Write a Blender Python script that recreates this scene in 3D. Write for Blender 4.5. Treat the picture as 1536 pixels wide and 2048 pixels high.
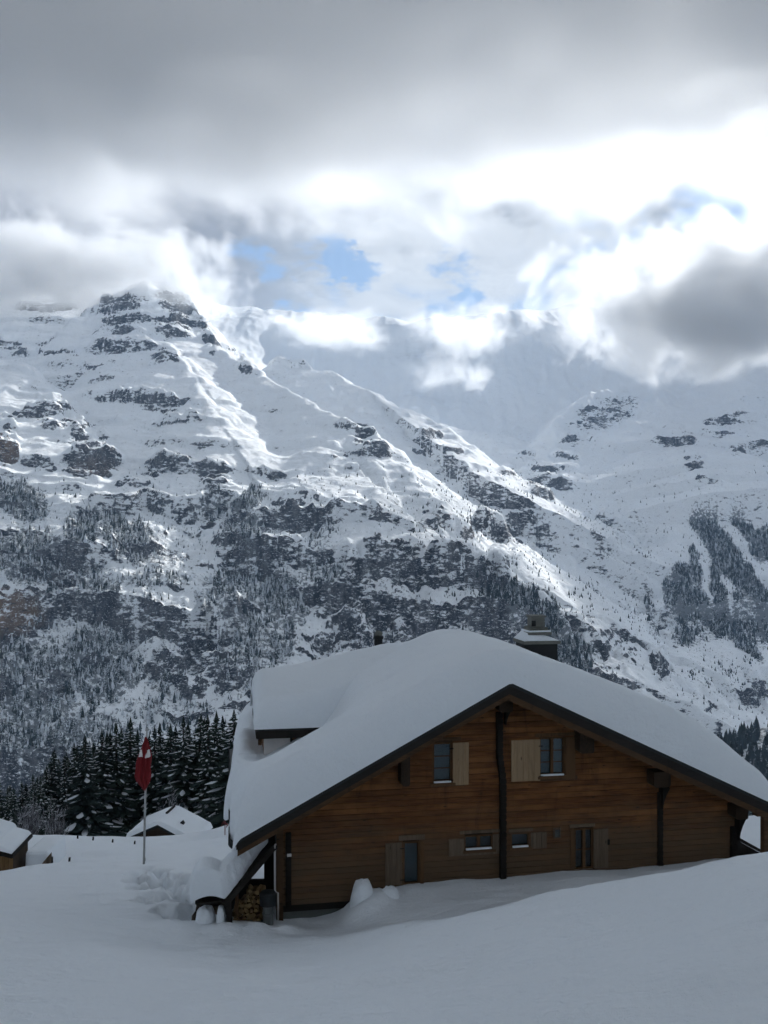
import bpy, math, random
import numpy as np
from math import radians, sin, cos, tan, atan, atan2, pi, sqrt
for _o in list(bpy.data.objects):
    bpy.data.objects.remove(_o)

# ---------------------------------------------------------------- camera, sky, sun, exposure
SC = bpy.context.scene
COL = SC.collection
F = 1773.0            # focal length in pixels of the 1536 x 2048 photograph
CX, HY = 768.0, 1090.0  # centre column, horizon row
cam_data = bpy.data.cameras.new('camera')
cam = bpy.data.objects.new('camera', cam_data)
COL.objects.link(cam)
cam.location = (0, 0, 0)
cam.rotation_euler = (radians(90), 0, 0)
cam_data.sensor_fit = 'HORIZONTAL'
cam_data.sensor_width = 36
cam_data.lens = F / 1536 * 36
cam_data.shift_y = (HY - 1024) / 1536
cam_data.clip_start = 0.1
cam_data.clip_end = 30000
SC.camera = cam

SUN_AZ, SUN_EL = radians(34), radians(31)      # to the right of the view, towards which the sun stands
SUN_DIR = (sin(SUN_AZ) * cos(SUN_EL), cos(SUN_AZ) * cos(SUN_EL), sin(SUN_EL))
sl = bpy.data.lights.new('sun', 'SUN')
sl.energy = 5.0
sl.angle = radians(0.6)
sl.color = (1.0, 0.98, 0.95)
sun = bpy.data.objects.new('sun', sl)
COL.objects.link(sun)
sun.rotation_euler = (radians(90) - SUN_EL, 0, -SUN_AZ + pi)
import mathutils
sun.rotation_euler = mathutils.Vector(SUN_DIR).to_track_quat('Z', 'Y').to_euler()

SC.view_settings.view_transform = 'Standard'
SC.view_settings.look = 'None'
SC.view_settings.exposure = 0.36
SC.view_settings.gamma = 1.0
SC.view_settings.use_curve_mapping = False
cy = SC.cycles
cy.max_bounces = 7
cy.diffuse_bounces = 3
cy.volume_bounces = 3
cy.transparent_max_bounces = 16
cy.volume_step_rate = 1.0
cy.volume_max_steps = 96
cy.use_denoising = True
cy.use_adaptive_sampling = True
cy.adaptive_threshold = 0.06
cy.adaptive_min_samples = 16
cy.caustics_reflective = False
cy.caustics_refractive = False

# ---------------------------------------------------------------- node helpers
class NT:
    def __init__(s, tree):
        s.t = tree; s.n = tree.nodes; s.l = tree.links
        s.n.clear()
    def new(s, typ, **kw):
        nd = s.n.new(typ)
        for k, v in kw.items():
            setattr(nd, k, v)
        return nd
    def put(s, sock, v):
        if v is None: return
        if isinstance(v, bpy.types.NodeSocket): s.l.new(v, sock)
        else:
            if isinstance(v, (tuple, list)) and len(v) == 3 and sock.type == 'RGBA': v = (*v, 1)
            sock.default_value = v
    def math(s, op, a, b=None, c=None, clamp=False):
        nd = s.new('ShaderNodeMath', operation=op, use_clamp=clamp)
        s.put(nd.inputs[0], a); s.put(nd.inputs[1], b); s.put(nd.inputs[2], c)
        return nd.outputs[0]
    def vmath(s, op, a, b=None, scale=None):
        nd = s.new('ShaderNodeVectorMath', operation=op)
        s.put(nd.inputs[0], a); s.put(nd.inputs[1], b)
        if scale is not None: s.put(nd.inputs['Scale'], scale)
        return nd.outputs['Value'] if op in ('LENGTH', 'DOT_PRODUCT', 'DISTANCE') else nd.outputs[0]
    def noise(s, vec, scale, detail=4, rough=0.55, dist=0.0, dim='3D', lac=2.0):
        nd = s.new('ShaderNodeTexNoise', noise_dimensions=dim)
        s.put(nd.inputs['Vector'], vec); s.put(nd.inputs['Scale'], scale)
        s.put(nd.inputs['Detail'], detail); s.put(nd.inputs['Roughness'], rough)
        s.put(nd.inputs['Distortion'], dist); s.put(nd.inputs['Lacunarity'], lac)
        return nd.outputs['Fac']
    def ramp(s, v, a, b, c=0.0, d=1.0, smooth=True):
        nd = s.new('ShaderNodeMapRange', interpolation_type='SMOOTHSTEP' if smooth else 'LINEAR')
        s.put(nd.inputs[0], v); s.put(nd.inputs[1], a); s.put(nd.inputs[2], b); s.put(nd.inputs[3], c); s.put(nd.inputs[4], d)
        return nd.outputs[0]
    def mix(s, f, a, b, mode='MIX'):
        nd = s.new('ShaderNodeMix', data_type='RGBA', blend_type=mode)
        s.put(nd.inputs[0], f); s.put(nd.inputs[6], a); s.put(nd.inputs[7], b)
        return nd.outputs[2]
    def xyz(s, x=0.0, y=0.0, z=0.0):
        nd = s.new('ShaderNodeCombineXYZ')
        s.put(nd.inputs[0], x); s.put(nd.inputs[1], y); s.put(nd.inputs[2], z)
        return nd.outputs[0]
    def sep(s, v):
        nd = s.new('ShaderNodeSeparateXYZ'); s.put(nd.inputs[0], v)
        return nd.outputs
    def mapping(s, v, scale=(1, 1, 1), loc=(0, 0, 0), rot=(0, 0, 0)):
        nd = s.new('ShaderNodeMapping')
        s.put(nd.inputs[0], v); nd.inputs[1].default_value = loc; nd.inputs[2].default_value = rot; nd.inputs[3].default_value = scale
        return nd.outputs[0]

# ---------------------------------------------------------------- world: sky with broken high cloud
world = bpy.data.worlds.new('World')
SC.world = world
world.use_nodes = True
W = NT(world.node_tree)
sky = W.new('ShaderNodeTexSky', sky_type='NISHITA')
sky.sun_disc = False
sky.sun_elevation = SUN_EL
sky.sun_rotation = SUN_AZ
sky.altitude = 1650
tc = W.new('ShaderNodeTexCoord')
d = W.vmath('NORMALIZE', tc.outputs['Generated'])
dx, dy, dz = W.sep(d)
zz = W.math('ADD', W.math('MAXIMUM', dz, 0.0), 0.22)
plane = W.xyz(W.math('DIVIDE', dx, zz), W.math('DIVIDE', dy, zz), 0.0)      # cloud layer seen in perspective
def dirv(px, py):
    v = mathutils.Vector(((px - CX) / F, 1, (HY - py) / F)); v.normalize(); return tuple(v)
wrp = W.new('ShaderNodeTexNoise'); W.put(wrp.inputs['Vector'], plane); wrp.inputs['Scale'].default_value = 4.5; wrp.inputs['Detail'].default_value = 8; wrp.inputs['Roughness'].default_value = .62
dw = W.vmath('ADD', d, W.vmath('SCALE', W.vmath('SUBTRACT', wrp.outputs['Color'], (.5, .5, .5)), scale=.22))
def lobe(px, py, width):       # soft round patch of sky about a direction, width in radians
    dd = W.vmath('DISTANCE', dw, dirv(px, py))
    return W.ramp(dd, 0.0, width, 1.0, 0.0)
n_big = W.noise(plane, 1.6, 3, 0.5, 0.3)
n_med = W.noise(plane, 4.5, 8, 0.62, 0.5)
n_fin = W.noise(W.vmath('ADD', plane, (3.1, 7.7, 0)), 12, 6, 0.6, 0.3)
cov = W.math('ADD', W.math('MULTIPLY', n_big, 0.8), W.math('MULTIPLY', n_med, 0.9))
cov = W.math('ADD', cov, W.math('MULTIPLY', n_fin, 0.28))
# openings
for (px, py, w, a) in [(510, 540, .048, .50), (645, 508, .050, .60), (925, 575, .040, .42), (715, 470, .02, .4), (560, 690, .05, .3), (1490, 430, .085, .62), (1270, 490, .03, .22),
                       (1160, 540, .035, .24), (790, 690, .12, .25), (1080, 720, .13, .35), (600, 660, .06, .22), (20, 325, .05, .25)]:
    cov = W.math('SUBTRACT', cov, W.math('MULTIPLY', lobe(px, py, w), a))
cov = W.math('ADD', cov, W.math('MULTIPLY', lobe(200, 430, .32), .25))
cover = W.ramp(cov, 0.58, 0.96)
# thick grey cloud against thin bright cloud
glow = W.vmath('DOT_PRODUCT', d, dirv(1250, 400))
glow = W.ramp(glow, 0.80, 0.998)
thick = W.math('ADD', W.math('MULTIPLY', n_big, 0.9), W.math('MULTIPLY', n_med, 0.6))
el = W.math('ARCSINE', dz)
thick = W.math('ADD', thick, W.ramp(el, 0.30, 0.46, 0.0, 0.42))
for (px, py, w, a) in [(1100, 240, .22, .3), (300, 420, .30, .8), (120, 380, .3, .5), (1420, 640, .17, .55), (150, 560, .12, .4), (850, 490, .04, .25), (1080, 370, .05, .2)]:
    thick = W.math('ADD', thick, W.math('MULTIPLY', lobe(px, py, w), a))
for (px, py, w, a) in [(1420, 330, .10, .55), (1280, 400, .10, .5), (1150, 460, .12, .55), (950, 500, .14, .45), (700, 560, .12, .5), (650, 340, .05, .25),
                       (500, 110, .06, .2), (30, 260, .08, .3), (400, 560, .07, .4), (560, 430, .06, .25), (1150, 640, .08, .5), (900, 400, .08, .35)]:
    thick = W.math('SUBTRACT', thick, W.math('MULTIPLY', lobe(px, py, w), a))
tk = W.ramp(thick, 0.40, 1.05)
bright = W.mix(glow, (3.9, 4.35, 4.85), (6.0, 6.3, 6.6))
grey = W.mix(W.ramp(thick, 0.85, 1.5), (3.4, 3.7, 4.15), (2.5, 2.65, 3.0))
wisp = W.noise(W.vmath('ADD', plane, (9.2, 1.7, 0)), 9, 8, .65, .8)
tk = W.math('ADD', tk, W.math('MULTIPLY', W.math('SUBTRACT', wisp, .48), 1.1), clamp=True)
cloudcol = W.mix(tk, bright, grey)
skycol = W.mix(0.5, sky.outputs[0], (2.4, 3.7, 5.6))
allc = W.mix(cover, skycol, cloudcol)
bg = W.new('ShaderNodeBackground'); W.put(bg.inputs[0], allc); bg.inputs[1].default_value = 0.10
wo = W.new('ShaderNodeOutputWorld'); W.l.new(bg.outputs[0], wo.inputs[0])

# ---------------------------------------------------------------- helpers
def U(px, py, D):
    """the point of the place that the photograph shows at pixel (px, py), D metres away along the view"""
    return np.array([(px - CX) / F * D, D, (HY - py) / F * D])

def hash01(ix, iy, seed):
    h = (ix.astype(np.int64) * 374761393 + iy.astype(np.int64) * 668265263 + seed * 144665) & 0xFFFFFFFF
    h = ((h ^ (h >> 13)) * 1274126177) & 0xFFFFFFFF
    h = h ^ (h >> 16)
    return (h & 0xFFFFFF).astype(np.float64) / 0xFFFFFF

def pnoise(x, y, seed=0):
    """gradient noise, about -0.7..0.7"""
    ix = np.floor(x); iy = np.floor(y)
    fx = x - ix; fy = y - iy
    ux = fx * fx * fx * (fx * (fx * 6 - 15) + 10); uy = fy * fy * fy * (fy * (fy * 6 - 15) + 10)
    def g(ax, ay, dx_, dy_):
        a = hash01(ax, ay, seed) * 2 * pi
        return np.cos(a) * dx_ + np.sin(a) * dy_
    a = g(ix, iy, fx, fy); b = g(ix + 1, iy, fx - 1, fy)
    c = g(ix, iy + 1, fx, fy - 1); e = g(ix + 1, iy + 1, fx - 1, fy - 1)
    return (a + (b - a) * ux) * (1 - uy) + (c + (e - c) * ux) * uy

def fbm(x, y, seed=0, octs=5, gain=0.5, ridged=False):
    s = 0; amp = 1.0; tot = 0
    for i in range(octs):
        n = pnoise(x, y, seed + i * 17)
        if ridged: n = 1 - 2.2 * np.abs(n) - 0.45
        s = s + amp * n; tot += amp; amp *= gain; x = x * 2.03 + 11.3; y = y * 2.03 - 7.1
    return s / tot * (1.6 if not ridged else 1.0)

def sstep(a, b, x):
    t = np.clip((x - a) / (b - a), 0, 1); return t * t * (3 - 2 * t)

class TPS:
    def __init__(s, pts, vals, lam=0.0, scale=1.0):
        s.sc = scale
        P = np.asarray(pts, float) / scale; V = np.asarray(vals, float); n = len(P)
        K = s.k(P, P) + lam * np.eye(n)
        A = np.zeros((n + 3, n + 3)); A[:n, :n] = K; A[:n, n] = 1; A[:n, n + 1:] = P
        A[n, :n] = 1; A[n + 1:, :n] = P.T
        s.w = np.linalg.solve(A, np.concatenate([V, np.zeros(3)])); s.P = P
    def k(s, A, B):
        d2 = (A[:, None, 0] - B[None, :, 0]) ** 2 + (A[:, None, 1] - B[None, :, 1]) ** 2
        return 0.5 * d2 * np.log(d2 + 1e-9)
    def __call__(s, x, y):
        sh = x.shape; q = np.stack([x.ravel(), y.ravel()], 1) / s.sc; out = np.empty(len(q)); n = len(s.P)
        for i in range(0, len(q), 60000):
            c = q[i:i + 60000]
            out[i:i + 60000] = s.k(c, s.P) @ s.w[:n] + s.w[n] + c @ s.w[n + 1:]
        return out.reshape(sh)

def grid_mesh(name, X, Y, Z, smooth=True):
    r, c = X.shape
    co = np.stack([X, Y, Z], -1).reshape(-1, 3).astype(np.float32)
    i = np.arange((r - 1) * (c - 1)); a = (i // (c - 1)) * c + i % (c - 1)
    f = np.stack([a, a + 1, a + c + 1, a + c], 1).astype(np.int32)
    return raw_mesh(name, co, f, smooth)

def raw_mesh(name, co, f, smooth=True):
    """co: n x 3, f: m x k faces of one size"""
    me = bpy.data.meshes.new(name)
    k = f.shape[1]
    me.vertices.add(len(co)); me.vertices.foreach_set('co', np.ascontiguousarray(co, np.float32).ravel())
    me.loops.add(f.size); me.loops.foreach_set('vertex_index', np.ascontiguousarray(f, np.int32).ravel())
    me.polygons.add(len(f)); me.polygons.foreach_set('loop_start', (np.arange(len(f)) * k).astype(np.int32))
    me.polygons.foreach_set('loop_total', np.full(len(f), k, np.int32))
    me.polygons.foreach_set('use_smooth', np.full(len(f), smooth))
    me.update(calc_edges=True)
    return me

def attr(me, name, vals):
    a = me.attributes.new(name, 'FLOAT', 'POINT'); a.data.foreach_set('value', np.ascontiguousarray(vals, np.float32).ravel())

def tag(o, label=None, cat=None, group=None, kind=None):
    if label: o['label'] = label
    if cat: o['category'] = cat
    if group: o['group'] = group
    if kind: o['kind'] = kind
    return o

def link(name, me, mat=None, parent=None):
    o = bpy.data.objects.new(name, me); COL.objects.link(o)
    if mat is not None and not me.materials: me.materials.append(mat)
    if parent is not None: o.parent = parent
    return o

def empty(name, loc=(0, 0, 0), rz=0.0):
    o = bpy.data.objects.new(name, None); COL.objects.link(o); o.location = loc; o.rotation_euler = (0, 0, rz)
    o.empty_display_size = 0.2
    return o

def material(name, build):
    m = bpy.data.materials.new(name); m.use_nodes = True
    t = NT(m.node_tree)
    out = t.new('ShaderNodeOutputMaterial')
    build(t, out)
    return m

def principled(t, out, col, rough=0.8, bump=None, bs=0.3, bd=0.02, spec=0.3, metallic=0.0, sub=None, alpha=None):
    p = t.new('ShaderNodeBsdfPrincipled')
    t.put(p.inputs['Base Color'], col); t.put(p.inputs['Roughness'], rough)
    t.put(p.inputs['Specular IOR Level'], spec); t.put(p.inputs['Metallic'], metallic)
    if sub: p.inputs['Subsurface Weight'].default_value = sub[0]; p.inputs['Subsurface Radius'].default_value = sub[1]; p.inputs['Subsurface Scale'].default_value = sub[2]
    if bump is not None:
        b = t.new('ShaderNodeBump'); t.put(b.inputs['Strength'], bs); t.put(b.inputs['Distance'], bd); t.put(b.inputs['Height'], bump)
        t.l.new(b.outputs[0], p.inputs['Normal'])
    t.l.new(p.outputs[0], out.inputs[0])
    return p
# ---------------------------------------------------------------- mountains across the valley
def Dleft(py): return np.interp(py, [550, 600, 700, 800, 900, 1000, 1150, 1300, 1500, 1700], [3250, 3080, 2750, 2450, 2230, 2060, 1860, 1680, 1480, 1350])
def Dright(py): return np.interp(py, [560, 600, 700, 800, 900, 1000, 1100, 1200, 1300, 1400, 1500, 1700], [4500, 4300, 3950, 3600, 3250, 2950, 2700, 2450, 2230, 2030, 1850, 1600])
SIL = ([-400, 450, 500, 600, 700, 750, 850, 950, 1080, 1150, 1250, 1400], [560, 600, 735, 800, 860, 930, 1010, 1110, 1190, 1300, 1450, 1700])
bp, bv = [], []
def addp(p): bp.append((p[0], p[1])); bv.append(p[2])
for px in (-420, -200, 0, 150, 300, 450, 600, 750, 900, 1050, 1200):
    top = np.interp(px, *SIL)
    for py in (1700, 1550, 1400, 1280, 1180, 1080, 980, 880, 780, 700, 620):
        if py > top + 30: addp(U(px, py, Dleft(py) + 80))
    Dt = Dleft(top) + 80
    if px > 470:
        q = U(px, top, Dt); addp((q[0] * 1.12, Dt + 260, q[2] - 130))
for px in (850, 1000, 1150, 1300, 1450, 1600, 1800, 2000):
    top = np.interp(px, *SIL)
    for py in (1660, 1500, 1400, 1300, 1200, 1100, 1000, 900, 800, 720, 640):
        if py < top - 60 or px > 1350:
            D = Dright(py) + (60 if px in (1000, 1150) else -90 * (px > 1250))
            addp(U(px, py, D))
for px in (560, 700, 850):
    for py in (790, 720, 650):
        if py < np.interp(px, *SIL) - 40: addp(U(px, py, Dright(py) + 150))
for px in (-420, -100, 200, 450, 700, 1000, 1300, 1600, 1950):
    for D, z in ((1150, -610), (800, -640), (430, -600)): addp(((px - CX) / F * D, D, z))
for x, z in ((-2200, 1700), (-1200, 1500), (-300, 1080), (500, 1000), (1200, 1350), (2600, 1600)): addp((x, 5600, z))
base = TPS(bp, bv, lam=0.004, scale=1000.0)

NC, NR = 880, 860
ua = np.linspace(-0.76, 0.76, NC)
_t = np.linspace(0, 1, NR)
ydep = np.interp(_t, [0, .04, .10, .40, .62, .85, 1.0], [420, 1000, 1350, 1900, 2500, 3400, 4600])
MX = ydep[:, None] * ua[None, :]; MY = np.repeat(ydep[:, None], NC, 1)
MZ = base(MX[::6, ::6].copy(), MY[::6, ::6].copy())
# the base is smooth: evaluate coarsely, then refine by interpolation
def refine(A, rows, cols, R, C):
    tmp = np.stack([np.interp(cols, np.arange(0, C, 6)[:A.shape[1]], A[i]) for i in range(A.shape[0])])
    return np.stack([np.interp(rows, np.arange(0, R, 6)[:A.shape[0]], tmp[:, j]) for j in range(tmp.shape[1])], 1)
def edge(n): return np.minimum(np.arange(n), (n - 1) // 6 * 6)
MZ = base(MX[::3, ::3].copy(), MY[::3, ::3].copy())
def refine3(A, R, C):
    ci = np.arange(0, C, 3); ri = np.arange(0, R, 3)
    tmp = np.empty((len(ri), C))
    for i in range(len(ri)): tmp[i] = np.interp(np.arange(C), ci, A[i])
    o = np.empty((R, C))
    f = np.interp(np.arange(R), ri, np.arange(len(ri))); i0 = np.minimum(f.astype(int), len(ri) - 1); i1 = np.minimum(i0 + 1, len(ri) - 1); w = (f - i0)[:, None]
    return tmp[i0] * (1 - w) + tmp[i1] * w
MZ = refine3(MZ, NR, NC)

# ribs: crest line by pixel, how far in front of the base, slope on the left and the right flank, rounding
RIBS = [
 ([(150, 640), (200, 605), (240, 585), (290, 560), (340, 575), (375, 600), (395, 632), (412, 660), (435, 700), (475, 722), (512, 738), (540, 765), (612, 803), (690, 842), (712, 878), (738, 910), (756, 940), (764, 990), (800, 1040), (836, 1084), (847, 1133)], 60, .9, 1.1, 12, 'L'),
 ([(292, 562), (302, 600), (312, 660), (345, 700), (385, 745), (400, 790), (430, 830)], 130, .75, .7, 10, 'L'),
 ([(-80, 700), (0, 722), (50, 734), (82, 760), (102, 790), (150, 835), (186, 872), (205, 905), (235, 930), (250, 960)], 120, .55, 1.0, 8, 'L'),
 ([(-60, 900), (0, 930), (40, 962), (80, 1002), (110, 1040), (150, 1100)], 150, .7, 1.1, 8, 'L'),
 ([(150, 1015), (210, 1010), (262, 1032), (300, 1082), (330, 1120)], 110, .8, 1.0, 8, 'L'),
 ([(350, 905), (385, 912), (430, 932), (470, 972), (500, 1012), (516, 1062), (545, 1140), (566, 1192), (600, 1250)], 110, .7, 1.0, 8, 'L'),
 ([(600, 800), (650, 870), (700, 930), (745, 975)], 40, .5, .6, 10, 'L'),
 ([(700, 850), (738, 858), (760, 890), (782, 922), (815, 950), (842, 982), (866, 1002), (886, 1010), (918, 1052), (956, 1106), (1005, 1140), (1050, 1168), (1082, 1186), (1130, 1260), (1200, 1380), (1250, 1450)], 40, .8, .95, 8, 'L'),
 ([(560, 716), (600, 724), (650, 740), (705, 768), (730, 785)], -300, .8, .6, 8, 'L'),
 ([(755, 792), (775, 803), (800, 818), (835, 832), (880, 850), (905, 885), (930, 930)], -420, .7, .8, 8, 'L'),
 ([(844, 940), (862, 965), (880, 1000)], -60, .7, .8, 6, 'L'),
 ([(560, 1190), (640, 1250), (700, 1330), (740, 1420)], 50, .7, .9, 8, 'L'),
 ([(600, 1040), (650, 1110), (700, 1190), (735, 1280), (750, 1400)], 90, 1.0, 1.2, 5, 'L'),
 ([(790, 1050), (812, 1100), (825, 1160), (800, 1240), (810, 1330)], 80, 1.1, 1.2, 5, 'L'),
 ([(370, 1110), (420, 1180), (440, 1260), (480, 1350), (490, 1450)], 70, .9, 1.1, 6, 'L'),
 ([(120, 1100), (190, 1180), (215, 1240), (200, 1330), (240, 1450)], 90, 1.0, 1.2, 6, 'L'),
 ([(850, 1133), (900, 1190), (930, 1260)], 60, .8, .9, 8, 'L'),
 ([(1110, 850), (1160, 803), (1200, 790), (1240, 784), (1272, 800), (1290, 836), (1310, 880)], 190, .9, .9, 10, 'R'),
 ([(1160, 805), (1110, 870), (1070, 920), (1040, 960)], 90,
 .5, .6, 10, 'R'),
 ([(1270, 800), (1330, 785), (1400, 760), (1480, 730), (1560, 700)], 100, .5, .6, 10, 'R'),
 ([(1290, 840), (1340, 860), (1390, 880), (1440, 900)], 110, .4, .6, 10, 'R'),
 ([(1340, 1040), (1420, 1000), (1536, 1040), (1650, 1090)], 90, .5, .5, 20, 'R'),
 ([(1330, 1330), (1380, 1200), (1420, 1080), (1450, 1010)], 90, .4, .4, 20, 'R'),
 ([(880, 850), (960, 868), (1040, 880)], 60, .6, .5, 12, 'R'),
]
def rib_height(pts, sl_, sr_, rd):
    P = np.array(pts)
    best = np.full(MX.shape, -1e9)
    for a, b in zip(P[:-1], P[1:]):
        e = b[:2] - a[:2]; L2 = e @ e + 1e-6
        lo = min(a[1], b[1]) - 420; hi = max(a[1], b[1]) + 420
        r0, r1 = np.searchsorted(ydep, [lo, hi])
        x = MX[r0:r1]; y = MY[r0:r1]
        t = np.clip(((x - a[0]) * e[0] + (y - a[1]) * e[1]) / L2, 0, 1)
        qx = x - a[0] - t * e[0]; qy = y - a[1] - t * e[1]
        dd = np.sqrt(qx * qx + qy * qy)
        side = e[0] * qy - e[1] * qx
        s = np.where(side * (1 if e[0] > 0 else -1) < 0, sl_, sr_)
        h = a[2] + t * (b[2] - a[2]) - s * (np.sqrt(dd * dd + rd * rd) - rd)
        best[r0:r1] = np.maximum(best[r0:r1], h)
    return best
wob = fbm(MX / 260, MY / 260, 5, 3)
wob2 = fbm(MX / 90, MY / 90, 9, 3)
for pts, off, s1, s2, rd, side in RIBS:
    w = []
    for (px, py) in pts:
        D = (Dleft(py) if side == 'L' else Dright(py)) - (off * 1.7 if side == 'L' and off > 0 else off)
        w.append(U(px, py, D))
    h = rib_height(w, s1, s2, rd) + np.minimum(0, wob2) * 8
    k = 10.0
    m = np.maximum(MZ, h); MZ = m + k * np.exp(-np.abs(MZ - h) / k) * .5

def pix(X, Y, Z): return CX + F * X / Y, HY - F * Z / Y
PX, PY = pix(MX, MY, MZ)
wpx = PX + fbm(PX / 70, PY / 70, 31, 3) * 22; wpy = PY + fbm(PX / 70, PY / 70, 37, 3) * 14
def patches(lst, X=None, Y=None):
    X = wpx if X is None else X; Y = wpy if Y is None else Y
    s = np.zeros(X.shape)
    for (cx, cy_, rx, ry, ang, st) in lst:
        c, sn = cos(radians(ang)), sin(radians(ang))
        u = ((X - cx) * c + (Y - cy_) * sn) / rx; v = (-(X - cx) * sn + (Y - cy_) * c) / ry
        s = np.maximum(s, st * (1 - sstep(0.6, 1.25, np.sqrt(u * u + v * v))))
    return s
# bare rock faces (cx, cy, rx, ry, tilt, strength)
ROCK = [(188, 928, 60, 28, 2, 1.2), (90, 930, 60, 12, 6, .8), (12, 892, 24, 40, 0, 1), (325, 935, 55, 20, -18, .75), (270, 965, 40, 20, 10, .7), (430, 955, 48, 28, 20, .75),
 (35, 1235, 95, 62, 0, 1.3), (205, 1225, 40, 30, -10, .8), (330, 1120, 120, 24, 8, .75), (395, 1325, 100, 52, 8, 1), (250, 1100, 60, 24, 15, .7), (110, 1160, 80, 24, 12, .6),
 (720, 1185, 62, 60, -35, 1), (800, 1130, 52, 52, -50, 1), (870, 1040, 34, 26, 10, .9), (640, 1210, 40, 46, -30, .7), (590, 1010, 60, 26, -8, .65), (560, 1045, 50, 20, -20, .6),
 (690, 1300, 60, 40, -20, .8), (800, 1280, 60, 34, -20, .9), (860, 1185, 40, 60, 60, .7), (900, 1230, 30, 40, 0, .6), (600, 1290, 50, 40, 0, .5), (500, 1390, 70, 40, 0, .7),
 (250, 692, 70, 13, -6, .95), (120, 705, 50, 5, 4, .7), (20, 695, 40, 12, 12, .8), (245, 606, 64, 14, -5, 1), (250, 640, 66, 12, -4, .95), (230, 664, 60, 6, -4, .8), (345, 655, 40, 18, 10, .9), (330, 715, 44, 13, 10, .9), (350, 610, 40, 24, 40, .85), (395, 655, 20, 20, 50, .7), (420, 690, 24, 18, 60, .7), (496, 738, 16, 12, 0, .8), (100, 610, 90, 14, 0, .7),
 (290, 797, 84, 8, 2, 1.1), (310, 815, 62, 6, 3, 1), (355, 845, 52, 5, -4, .9), (75, 828, 80, 9, -8, 1.2), (130, 850, 64, 13, 2, 1.1), (160, 880, 30, 12, 20, .8), (70, 775, 30, 4, 2, .7), (110, 885, 60, 5, 4, .6), (190, 745, 60, 4, 5, .6), (205, 890, 16, 12, 50, .7),
 (700, 855, 30, 10, 5, .6), (650, 915, 70, 5, -5, .6), (590, 985, 30, 10, 0, .5), (560, 950, 60, 7, 6, .5), (720, 935, 40, 6, -15, .5), (740, 880, 40, 26, 30, .55), (745, 905, 40, 8, 0, .5),
 (1215, 825, 72, 38, -20, 1.3), (1165, 875, 60, 30, -30, .85), (1130, 920, 50, 24, -40, .6), (1340, 850, 60, 18, 25, .6), (1500, 870, 60, 14, 10, .5), (1420, 960, 40, 10, 20, .5), (1140, 840, 20, 14, 0, .6), (1090, 965, 48, 34, 10, .9), (1040, 870, 60, 9, 24, .7), (1000, 850, 30, 12, 40, .6), (1080, 925, 50, 16, 20, .7), (930, 820, 40, 14, 0, .35), (860, 868, 32, 16, -10, .6), (905, 905, 60, 12, 0, .6), (1020, 955, 40, 14, 0, .55), (840, 905, 14, 30, 0, .4),
 (1350, 880, 60, 26, 40, .6), (1300, 850, 60, 14, 20, .5), (1385, 915, 30, 20, 60, .6), (1470, 905, 20, 10, 10, .9), (1440, 850, 14, 34, 20, .5), (1400, 820, 100, 40, 10, .4),
 (1060, 1040, 70, 30, 45, .4), (1030, 1090, 60, 24, 45, .45), (1210, 1050, 40, 20, -50, .35), (1250, 1200, 60, 40, 0, .2),
 (1170, 1250, 60, 16, 10, .6), (1240, 1300, 40, 40, 40, .7), (1320, 1330, 44, 16, 55, 1), (1260, 1370, 60, 12, 10, .9), (1200, 1330, 60, 50, 30, .6), (1340, 1280, 40, 14, 55, .7), (1510, 1385, 40, 22, 0, .8), (1420, 1420, 36, 12, 40, .5),
]
rockreg = patches(ROCK)
# limestone bands: irregular terraces
zt = MZ + 0.05 * MX + wob * 26 + wob2 * 9
def terrace(z, sp, amt, sharp):
    t = z / sp; f = t - np.floor(t)
    g = sstep(0.5 - sharp, 0.5 + sharp, f)
    return (g - f) * sp * amt
leftm = 1 - sstep(-250, 250, MX - (MY - 1900) * 0.35)
bandn = sstep(-.05, .4, fbm(MX / 330, MZ / 90, 41, 3))
low = sstep(1090, 950, 0 * PY + PY) * 0
lowc = sstep(930, 1080, PY) * (1 - .6 * sstep(950, 1150, PX))
amt = np.clip(0.05 + .12 * leftm + (0.40 + .10 * lowc) * bandn * (0.35 + .65 * leftm) + 0.75 * rockreg, 0, 1.0)
fade = sstep(900, 1300, MY)
gul = fbm(MX / 230 + wob * .5, MY / 700, 71, 4, ridged=True)
farz = sstep(2950, 3400, MY) * sstep(-1150, -800, MX)
amt = amt * (1 - .9 * farz)
MZ = MZ + farz * fbm(MX / 330, MY / 1500, 171, 4, ridged=True) * 45
MZ = MZ + fade * (gul * (15 - 6 * sstep(0, 400, MX)) + fbm(MX / 120, MY / 120, 77, 4) * 10)
cl_n = sstep(-.05, .22, fbm((MX + MZ * .5) / 210, (MZ - MX * .3) / 150, 311, 4))
MZ = MZ + fade * terrace(zt + wob2 * 22, 104, np.clip(.95 * lowc * cl_n, 0, .9), .07)
MZ = MZ + fade * terrace(zt, 62, amt * .75 * (1 - .5 * lowc), .085) + fade * terrace(zt + 17, 23, amt * .8 * sstep(-.2, .3, wob2 + rockreg * .5), .11)
lowz = sstep(930, 1120, PY) * (1 - .75 * sstep(1000, 1150, PX))
rug = np.clip(rockreg * .8 + .55 * lowz + .12, 0, 1)
crag = fbm(MX / 95 + 3, MY / 130, 111, 5, .55, ridged=True)
MZ = MZ + fade * (crag * 20 * rug + fbm(MX / 38, MY / 45, 91, 5, .6, ridged=True) * (.8 + 12 * rug) + fbm(MX / 11, MY / 13, 97, 3) * (0.2 + 3.0 * rug))
mm = grid_mesh('mountains', MX, MY, MZ)
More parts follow.
